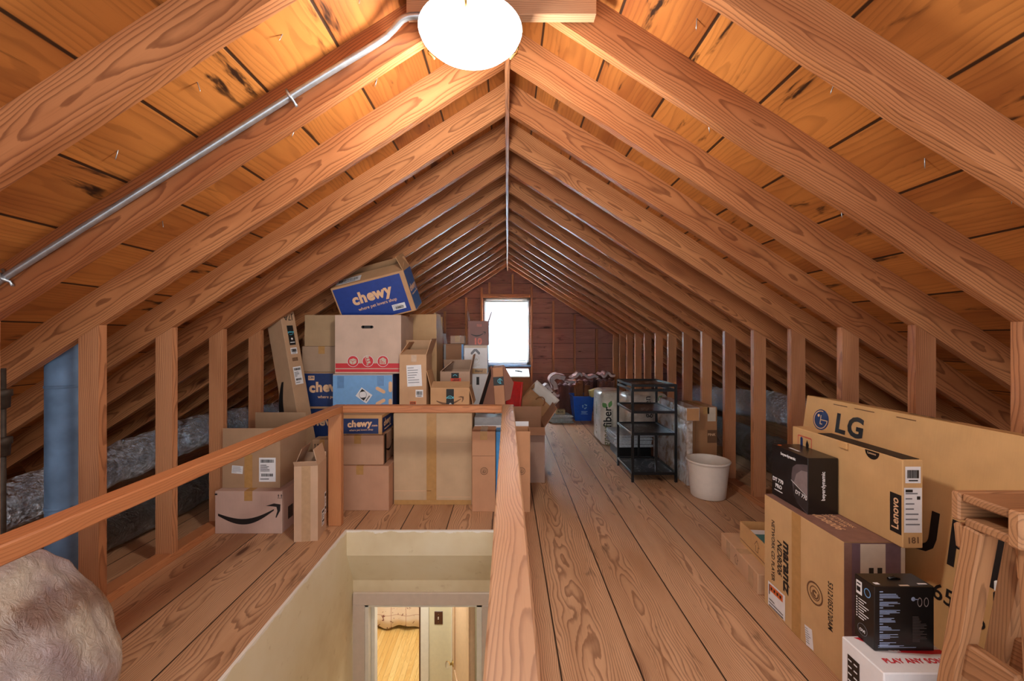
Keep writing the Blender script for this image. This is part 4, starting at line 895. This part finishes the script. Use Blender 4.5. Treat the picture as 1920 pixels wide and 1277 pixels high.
# black shelf rack
sh = empty('shelf_rack', (1.245, 3.75, 0)); tag(sh, 'black metal four tier shelf with dark marbled boards', 'shelf')
X0, X1, Y0, Y1 = -.200, .184, -.245, .235; ht = .825; tk = .020
for sx in (X0, X1 - tk):
    for sy in (Y0, Y1 - tk): box('leg', sx, sx + tk, sy, sy + tk, 0, ht, M['blackmetal'], sh, .002)
def tier(z, nm='shelf_frame'):
    bm = bmesh.new()
    bx(bm, X0 + tk, X1 - tk, Y0 + .002, Y0 + tk, z - .022, z, .001); bx(bm, X0 + tk, X1 - tk, Y1 - tk, Y1 - .002, z - .022, z, .001)
    bx(bm, X0 + .002, X0 + tk, Y0 + tk, Y1 - tk, z - .022, z, .001); bx(bm, X1 - tk, X1 - .002, Y0 + tk, Y1 - tk, z - .022, z, .001); link(nm, bm, M['blackmetal'], sh)
for z in (.825, .785, .601, .417, .085): tier(z)
for z in (.815, .592, .408, .076): box('shelf_board', X0 + tk + .001, X1 - tk - .001, Y0 + tk + .001, Y1 - tk - .001, z - .012, z, M['marble'], sh)
for sy in (Y0 + .002, Y1 - tk): box('divider_post', -.002, .016, sy, sy + .016, .086, .395, M['blackmetal'], sh, .001)
c = carton('flat_carton', 'flat carton wrapped in clear film standing beside the black shelf', 1.475, 1.525, 3.43, 4.22, 0, .53, mat=M['shrink'], tape=None)
c = carton('wrapped_box', 'small film-wrapped box lying on the flat wrapped carton', 1.470, 1.582, 3.43, 4.05, .532, .64, mat=M['shrink'], tape=None); patch(c.front, .056, .053, .10, .10, card((190, 140, 96)), 'end_panel', c.e); patch(c.left, .45, .055, .08, .06, M['cream'], 'paper_label', c.e)
c = carton('plain_carton', 'plain carton under the small film-wrapped box', 1.530, 1.605, 3.56, 3.92, 0, .530, (182, 132, 90))
c = carton('plain_carton', 'tall brown carton with a dark printed band by the right studs', 1.612, 1.800, 3.58, 3.95, 0, .622, (176, 128, 90)); patch(c.front, .145, .37, .082, .11, M['brownink'], 'dark_band', c.e); words(c.front, 'PINK', .03, M['peach'], c.e, .14, .385, 0, .01, lvl=3); patch(c.front, .14, .56, .07, .12, M['cream'], 'tape', c.e)
wb = empty('waste_bin', (1.546, 3.215, 0)); tag(wb, 'off-white round waste bin with fluted band under the rim', 'bin')
bm = bmesh.new(); seg = 72
prof = [(.0001, .002), (.118, .002), (.124, .008), (.132, .09), (.142, .20), (.1435, .215), (.1465, .255), (.149, .262), (.158, .268), (.160, .276), (.156, .282), (.149, .282), (.145, .274), (.137, .20), (.120, .012), (.0001, .010)]
rings = lathe(bm, prof, seg)
for ri in (5, 6):
    for i, v in enumerate(rings[ri]):
        k = 1 + (.012 if i % 2 else 0); v.co.x *= k; v.co.y *= k
link('bin_body', bm, M['bin'], wb)

# ---------------------------------------------------------------- right foreground
lo_ = carton('low_carton', 'low taped carton on the floor behind the tall tan carton', 1.205, 1.405, 1.96, 2.389, 0, .098, (206, 164, 128), rot=(0, 0, rad(-6)), tape='x', tapemat=M['cleartape'])
def arrow_out(s): return [[(-.5 * s, 0), (0, .55 * s), (.5 * s, 0), (.25 * s, 0), (.25 * s, -.6 * s), (-.25 * s, -.6 * s), (-.25 * s, 0), (-.31 * s, 0), (-.31 * s, -.66 * s), (.31 * s, -.66 * s), (.31 * s, -.05 * s), (.6 * s, -.05 * s), (0, .65 * s), (-.6 * s, -.05 * s), (-.5 * s, -.05 * s)]]
poly(lo_.left, arrow_out(.04), M['brownink'], 'arrow_print', lo_.e, .20, .05); patch(lo_.left, .10, .049, .05, .09, M['cleartape'], 'tape', lo_.e); patch(lo_.left, .36, .049, .05, .09, M['cleartape'], 'tape', lo_.e)
up = carton('tray_carton', 'small open carton holding booklets, on the low taped carton', 1.262, 1.425, 1.985, 2.285, .099, .210, (212, 166, 112), rot=(0, 0, rad(-6)), closed=False)
poly(up.left, arrow_out(.045), M['brownink'], 'arrow_print', up.e, .19, .065); poly(up.left, [rect(0, 0, .29, .003)], M['brownink'], 'crease', up.e, .005, .018)
for i, (m_, lab) in enumerate(((M['white'], 'white booklet lower in the small open carton'), (plain('teal_cover', (70, 128, 130), .4), 'teal booklet on top in the small open carton'))):
    o = box('booklet', -.065, .065, -.12 + i * .02, .12 - i * .06, 0, .012, m_, None, .001); o.location = (1.3435, 2.135 - i * .02, .165 + i * .0125); o.rotation_euler = (0, 0, rad(-6)); tag(o, lab, 'booklet')
o = box('packing_block', -.06, .06, -.11, .11, 0, .058, M['cream'], None, .002); o.location = (1.3435, 2.135, .1055); o.rotation_euler = (0, 0, rad(-6)); tag(o, 'pale packing block at the bottom of the small open carton', 'block')
mz = carton('player_carton', 'tall tan electronics carton with wide tape, beside the wooden ladder', 1.179, 1.394, 1.463, 1.915, 0, .498, KRAFT, tape=None)
F = mz.left; BR = plain('dusty_brown_print', (140, 104, 92), .6)
patch(mz.top, .1075, .226, .214, .451, BR, 'brown_top', mz.e); patch(mz.front, .1075, .249, .214, .496, BR, 'brown_end', mz.e); patch(mz.front, .120, .249, .185, .49, plain('violet_brown_print', (112, 88, 98), .5), 'dark_end', mz.e, 0, 2)
patch(mz.front, .100, .405, .088, .175, M['cream'], 'pale_panel', mz.e, 0, 3); patch(mz.front, .205, .249, .014, .49, M['cream'], 'pale_stripe', mz.e, 0, 3)
poly(mz.front, [rect(.0, .0, .016, .02), rect(.03, .0, .046, .02), rect(0, .04, .016, .06), rect(.03, .04, .046, .06)], M['ink'], 'care_symbols', mz.e, .085, .35, 0, 5)
patch(F, .212, .249, .052, .496, M['tape'], 'tape', mz.e)
words(F, 'marantz', .062, M['ink'], mz.e, .154, .245, -1.571, .035, shear=.12, sx=1.05); words(F, 'ND8006', .042, M['ink'], mz.e, .108, .262, -1.571, .015, shear=.2); words(F, 'NETWORK CD PLAYER', .030, M['ink'], mz.e, .064, .272, -1.571, .004, sx=.86)
words(F, '53121055120AM', .032, M['ink'], mz.e, .392, .235, -1.571, .004, sx=.8); seal(F, .042, M['brownink'], mz.e, .315, .235)
ls_ = patch(F, .088, .066, .115, .108, M['white'], 'shipping_label', mz.e, 0, 2); patch(TF, 0, .032, .088, .028, M['orange'], 'orange_band', ls_); poly(TF, [rect(-.048, -.05, .048, -.046), rect(-.048, -.036, .048, -.033), rect(-.048, -.022, -.01, -.019), rect(-.048, .0, -.044, .045)] + [rect(-.035 + k * .02, .026, -.025 + k * .02, .038) for k in range(4)], M['ink'], 'printing', ls_, 0, 0, 0, 2)
label_sticker(F, .285, .045, .040, .075, mz.e, .12, 31, 'text')
words(mz.top, 'ND8006', .045, M['peach'], mz.e, .065, .17, -1.571, .01, lvl=3, shear=.2); words(mz.top, 'NETWORK', .024, M['peach'], mz.e, .125, .165, -1.571, .004, lvl=3); words(mz.top, 'CD PLAYER', .024, M['peach'], mz.e, .100, .175, -1.571, .004, lvl=3)
# headphone carton
hp = carton('headphone_carton', 'glossy black headphone carton standing on the tall tan carton', 1.215, 1.339, 1.688, 1.917, .499, .727, mat=M['black'], tape=None, body_bev=.002)
F = hp.left; W_ = M['white']; G1 = plain('charcoal_print', (96, 86, 90), .35); G2 = plain('soft_grey_print', (140, 126, 128), .45); G3 = plain('dark_cushion_print', (46, 41, 43), .5)
poly(F, [[(.229, .200), (.205, .196), (.165, .185), (.140, .165), (.133, .120), (.150, .05), (.180, .02), (.229, .0)]], G1, 'headphone_print', hp.e); poly(F, [[(.229, .172), (.195, .168), (.165, .145), (.150, .105), (.229, .075)]], G2, 'headphone_print', hp.e, 0, 0, 0, 2); poly(F, [[(.229, .068), (.150, .098), (.148, .06), (.17, .025), (.229, .006)]], G3, 'headphone_print', hp.e, 0, 0, 0, 2)
poly(F, [[(.133, .108), (.229, .071), (.229, .073), (.133, .110)]], W_, 'print_line', hp.e, 0, 0, 0, 3)
words(F, 'beyerdynamic', .017, W_, hp.e, .112, .203, 0, .03); words(F, 'DT 770', .023, W_, hp.e, .045, .076, 0, .04); words(F, 'PRO', .023, W_, hp.e, .050, .050, 0, .04); poly(F, [rect(.02, .028, .075, .032)], W_, 'print_line', hp.e); words(F, 'DT 770', .022, W_, hp.e, .195, .066, -.10, .02, lvl=4)
words(hp.front, 'beyerdynamic', .021, W_, hp.e, .062, .115, 1.571, .02); poly(hp.top, [rect(.01, .04, .02, .10)], W_, 'print', hp.e, .02, .06)
poly(hp.top, [disc(.008)], M['orange'], 'orange_dot', hp.e, .02, .205)
# notebook carton
nb = carton('notebook_carton', 'slim tan notebook carton leaning behind the black headphone carton', 1.342, 1.412, 1.417, 1.965, .499, .799, (212, 170, 118), tape=None)
F = nb.left
pl = patch(F, .523, .110, .042, .135, M['ink'], 'black_label', nb.e); words(TF, 'Lenovo', .036, M['peach'], pl, 0, 0, 1.571, .02, lvl=1)
poly(F, [disc(.030, 24, 0, 0, math.pi)[:13]], M['black'], 'thumb_notch', nb.e, .43, .2985); words(F, 'Lenovo', .012, M['peach'], nb.e, .43, .290, 0, 0, lvl=3)
dash = []
for i in range(14): dash += [[(.10 + i * .006, .245), (.103 + i * .006, .245), (.105 + i * .006, .251), (.102 + i * .006, .251)], [(.10 + i * .006, .185), (.103 + i * .006, .185), (.105 + i * .006, .191), (.102 + i * .006, .191)]]
for i in range(9): dash += [rect(.098, .19 + i * .0065, .102, .194 + i * .0065), rect(.182, .19 + i * .0065, .186, .194 + i * .0065)]
poly(F, dash, M['red'], 'hazard_border', nb.e, -.06, .02); poly(F, [rect(.115, .205, .130, .240), rect(.119, .240, .126, .244)], M['navy'], 'battery_print', nb.e, -.06, .02); poly(F, [[(.15, .205), (.166, .205), (.168, .218), (.158, .238), (.150, .220)]], M['ink'], 'flame_print', nb.e, -.06, .02)
box('tuck_tab', -.0445, -.0352, -.02 - .03, .02 - .03, .275, .302, card((214, 168, 112)), nb.e, .002); box('slot', -.030, .030, -.265, .12, .3005, .302, M['ink'], nb.e)
label_sticker(nb.front, .034, .250, .052, .056, nb.e, 0, 41, 'bar'); s_ = label_sticker(nb.front, .034, .130, .060, .152, nb.e, 0, 42, 'text'); patch(TF, -.014, .066, .024, .009, M['ink'], 'print', s_); patch(TF, .018, .042, .011, .011, M['ink'], 'print', s_)
words(nb.front, '181', .030, M['brownink'], nb.e, .036, .027, .05, .01)
# television carton leaning on the studs
tv = carton('television_carton', 'huge flat tan television carton leaning on the right studs', 1.43, 1.585, .56, 2.16, 0, .905, (212, 170, 116), tape=None)
tv.e.rotation_euler = (0, rad(7.6), 0); tv.e.location = (1.5075, 1.36, .0105)
F = tv.left
d = poly(F, [disc(.050, 36)], M['navy'], 'round_logo', tv.e, .115, .80); poly(TF, [arcband(.040, .044, 0, -285, 30)[:], rect(0, -.002, .044, .002)[:], disc(.007, 14, -.015, .018), rect(-.002, -.020, .002, .022), rect(-.002, -.022, .014, -.018)], M['peach'], 'logo_lines', d)
words(F, 'L', .12, M['ink'], tv.e, .235, .80, 0, .035); words(F, 'G', .12, M['ink'], tv.e, .318, .80, 0, .035)
words(F, 'U', .215, M['ink'], tv.e, .640, .500, 0, .014); words(F, 'H', .215, M['ink'], tv.e, .800, .500, 0, .014, sx=.8); words(F, 'D', .215, M['ink'], tv.e, .93, .500, 0, .03, sx=.8)
words(F, '65', .075, M['ink'], tv.e, .75, .325, 0, .01); words(F, 'UHD TV', .05, M['ink'], tv.e, .86, .305, 0, .01)
words(tv.top, 'U H D', .06, M['ink'], tv.e, .085, 1.05, -1.571, .03); [poly(F, [rect(a_, .885, b_, .8885)], M['brownink'], 'crease', tv.e) for a_, b_ in ((.18, .26), (.30, .40), (.50, .58))]
patch(tv.top, .025, .8, .012, 1.59, card((196, 148, 92)), 'edge_fold', tv.e)
# white game carton with a black headphone carton on it
gm = carton('game_carton', 'white carton with red swoosh and red lettering, lowest at right', 1.024, 1.268, 1.135, 1.279, 0, .3015, mat=M['white'], tape=None)
poly(gm.top, [[(.03, .135), (.06, .10), (.11, .075), (.20, .068), (.24, .07), (.24, .085), (.18, .085), (.12, .09), (.08, .11), (.07, .135)]], M['red'], 'red_swoosh', gm.e); poly(gm.top, [[(.075, .085 + .02), (.10, .085 + .008), (.16, .088), (.20, .10), (.20, .13), (.09, .13)]], M['cream'], 'guitar_print', gm.e, 0, 0, 0, 2)
words(gm.top, 'PLAY ANY SONG', .024, M['red'], gm.e, .130, .042, 0, .02); words(gm.top, 'music', .014, M['white'], gm.e, .10, .078, 0, .02, lvl=4)
patch(gm.left, .045, .20, .042, .13, M['black'], 'dark_panel', gm.e); poly(gm.left, [rect(.028 + (k % 2) * .02, .15 + (k // 2) * .02, .040 + (k % 2) * .02, .154 + (k // 2) * .02) for k in range(12)], M['white'], 'print', gm.e, 0, 0, 0, 3); poly(gm.left, [rect(.08, .22, .13, .228), rect(.08, .205, .125, .213)], M['red'], 'red_print', gm.e); poly(gm.left, [rect(.08, .12 + k * .012, .125 - (k % 3) * .006, .124 + k * .012) for k in range(6)], M['greyink'], 'print', gm.e)
hb = carton('speaker_carton', 'square black carton covered in tiny white print, on the white carton', 1.0685, 1.243, 1.215, 1.285, .302, .490, mat=M['black'], tape=None, body_bev=.002)
q = random.Random(5); L = []; y = .172; pal = plain('pale_blue_small_print', (150, 166, 200), .5)
while y > .03:
    L.append(rect(.014, y, .024, y + .003)); y -= .0065
    for k in range(4): L.append(rect(.014, y, .014 + q.uniform(.025, .062), y + .0019)); y -= .0035
    y -= .003
L += [rect(.010, .016, .085, .0175), rect(.010, .011, .12, .0125)]
poly(hb.front, L, pal, 'small_print', hb.e); L = [rect(.110, y_, .110 + q.uniform(.015, .042), y_ + .0016) for y_ in [.028 + .0042 * k for k in range(18)]]
poly(hb.front, L, plain('dull_small_print', (92, 84, 84), .5), 'small_print', hb.e)
for cx in (.131, .150): poly(hb.front, [[(x * .5 + cx, y * 1.0 + .143) for x, y in l] for l in ringloops(.011, .0135)], plain('silver_print_%d' % (cx * 1000), (160, 150, 150), .4), 'headphone_print', hb.e)
poly(hb.front, [disc(.006, 12, .112, .152), rect(.112, .150, .128, .152)], pal, 'headphone_print', hb.e)
sk = patch(hb.left, .018, .155, .020, .040, M['white'], 'paper_label', hb.e); poly(TF, shift(barcode(.014, .014, 3), 0, -.004) + [rect(-.006, .010, .006, .014)], M['ink'], 'printing', sk)
poly(hb.left, [[(x + .047, y * 1.2 + .155) for x, y in l] for l in ringloops(.009, .011)], M['sky'], 'headphone_print', hb.e); poly(hb.left, [rect(.008, .065 + k * .008, .012, .069 + k * .008) for k in range(8)] + [rect(.016, .065 + k * .008, .035 + (k % 3) * .008, .0675 + k * .008) for k in range(8)], M['white'], 'small_print', hb.e); poly(hb.left, ringloops(.016, .017, .03, .035), M['greyink'], 'round_print', hb.e); words(hb.left, 'OVI', .012, M['white'], hb.e, .03, .032, 0, .02)
bm = bmesh.new(); tube(bm, [(-.012, .004, .189), (.005, .006, .193), (.022, .004, .189)], .004, 8); link('hang_tab', bm, M['black'], hb.e); patch(hb.top, .09, .004, .028, .006, M['cream'], 'seal', hb.e); patch(hb.top, .15, .012, .026, .006, M['white'], 'seal', hb.e); patch(hb.top, .018, .014, .014, .010, M['white'], 'seal', hb.e)
bc = carton('black_cabinet', 'black box with a white lid behind the wooden ladder', 1.30, 1.425, 1.02, 1.12, 0, .535, mat=M['black'], tape=None)
box('lid', -.062, .062, -.049, .049, .536, .566, M['winwhite'], bc.e, .004)
# old wooden step ladder at the right edge
ld = empty('step_ladder', (1.12, .95, 0)); tag(ld, 'old worn wooden step ladder cut by the right picture edge', 'ladder')
LX = Vector((.052, 0, 0))
def lpart(name, p0, p1, w_, h_, up, lab=None):
    o = timber(name, Vector(p0) - ld.location + LX, Vector(p1) - ld.location + LX, w_, h_, M['oldwood'], up, ld, .004)
    if lab: o['label'] = lab
lpart('top_board', (1.005, .926, .842), (1.30, .926, .842), .092, .020, (0, 0, 1), 'top board with pale end grain'); lpart('bottom_board', (1.010, .926, .786), (1.30, .926, .786), .092, .020, (0, 0, 1))
lpart('cheek', (1.000, .982, .820), (1.30, .982, .820), .020, .066, (0, 0, 1)); lpart('cheek', (1.000, .868, .815), (1.30, .868, .815), .024, .078, (0, 0, 1))
def leg(x, ytop, ybot, ztop, sec=(.044, .040)): lpart('leg', (x, ytop, ztop), (x, ybot, .003), sec[1], sec[0], (1, 0, 0))
leg(1.032, .955, 1.070, .775); leg(1.150, .960, 1.075, .775, (.056, .044)); leg(1.062, .872, .845, .775, (.050, .045)); leg(1.230, .872, .845, .775)
lpart('stretcher', (1.036, .882, .455), (1.036, 1.000, .455), .026, .085, (0, 0, 1)); lpart('stretcher', (1.150, .882, .47), (1.150, 1.000, .47), .03, .085, (0, 0, 1))
for (x0, x1, y0, y1, z0) in ((1.012, 1.054, .968, .998, .715), (1.045, 1.082, .885, .905, .69)):
    o = timber('bracket', Vector(((x0 + x1) / 2, (y0 + y1) / 2, z0)) - ld.location + LX, Vector(((x0 + x1) / 2, (y0 + y1) / 2 + .006, .775)) - ld.location + LX, x1 - x0 - .006, y1 - y0, M['oldwood'], (0, 1, 0), ld, .006)
# plastic-wrapped bundle bottom left
bm = bmesh.new(); bmesh.ops.create_icosphere(bm, subdivisions=6, radius=1)
for v in bm.verts:
    n_ = v.co.normalized(); k = 1 + .08 * noise.noise(n_ * 1.6 + Vector((3, 1, 2))) + .04 * noise.noise(n_ * 4.5)
    cr = abs(noise.noise(Vector((n_.x * 3, n_.y * 9, n_.z * 3 + n_.y * 2)))) + .6 * abs(noise.noise(n_ * 11))
    p = n_ * (k - .020 * cr); p.z = max(p.z, -.42); sh = max(0, p.z) * .10
    v.co = Vector((p.x * (.265 - sh) - sh * .6, p.y * .36, p.z * .44 + .185))
o = link('wrapped_bundle', bm, M['wrap'], None, True); o.location = (-1.462, 1.12, .002); tag(o, 'lumpy bundle wrapped in cloudy plastic at the bottom left corner', 'bundle')
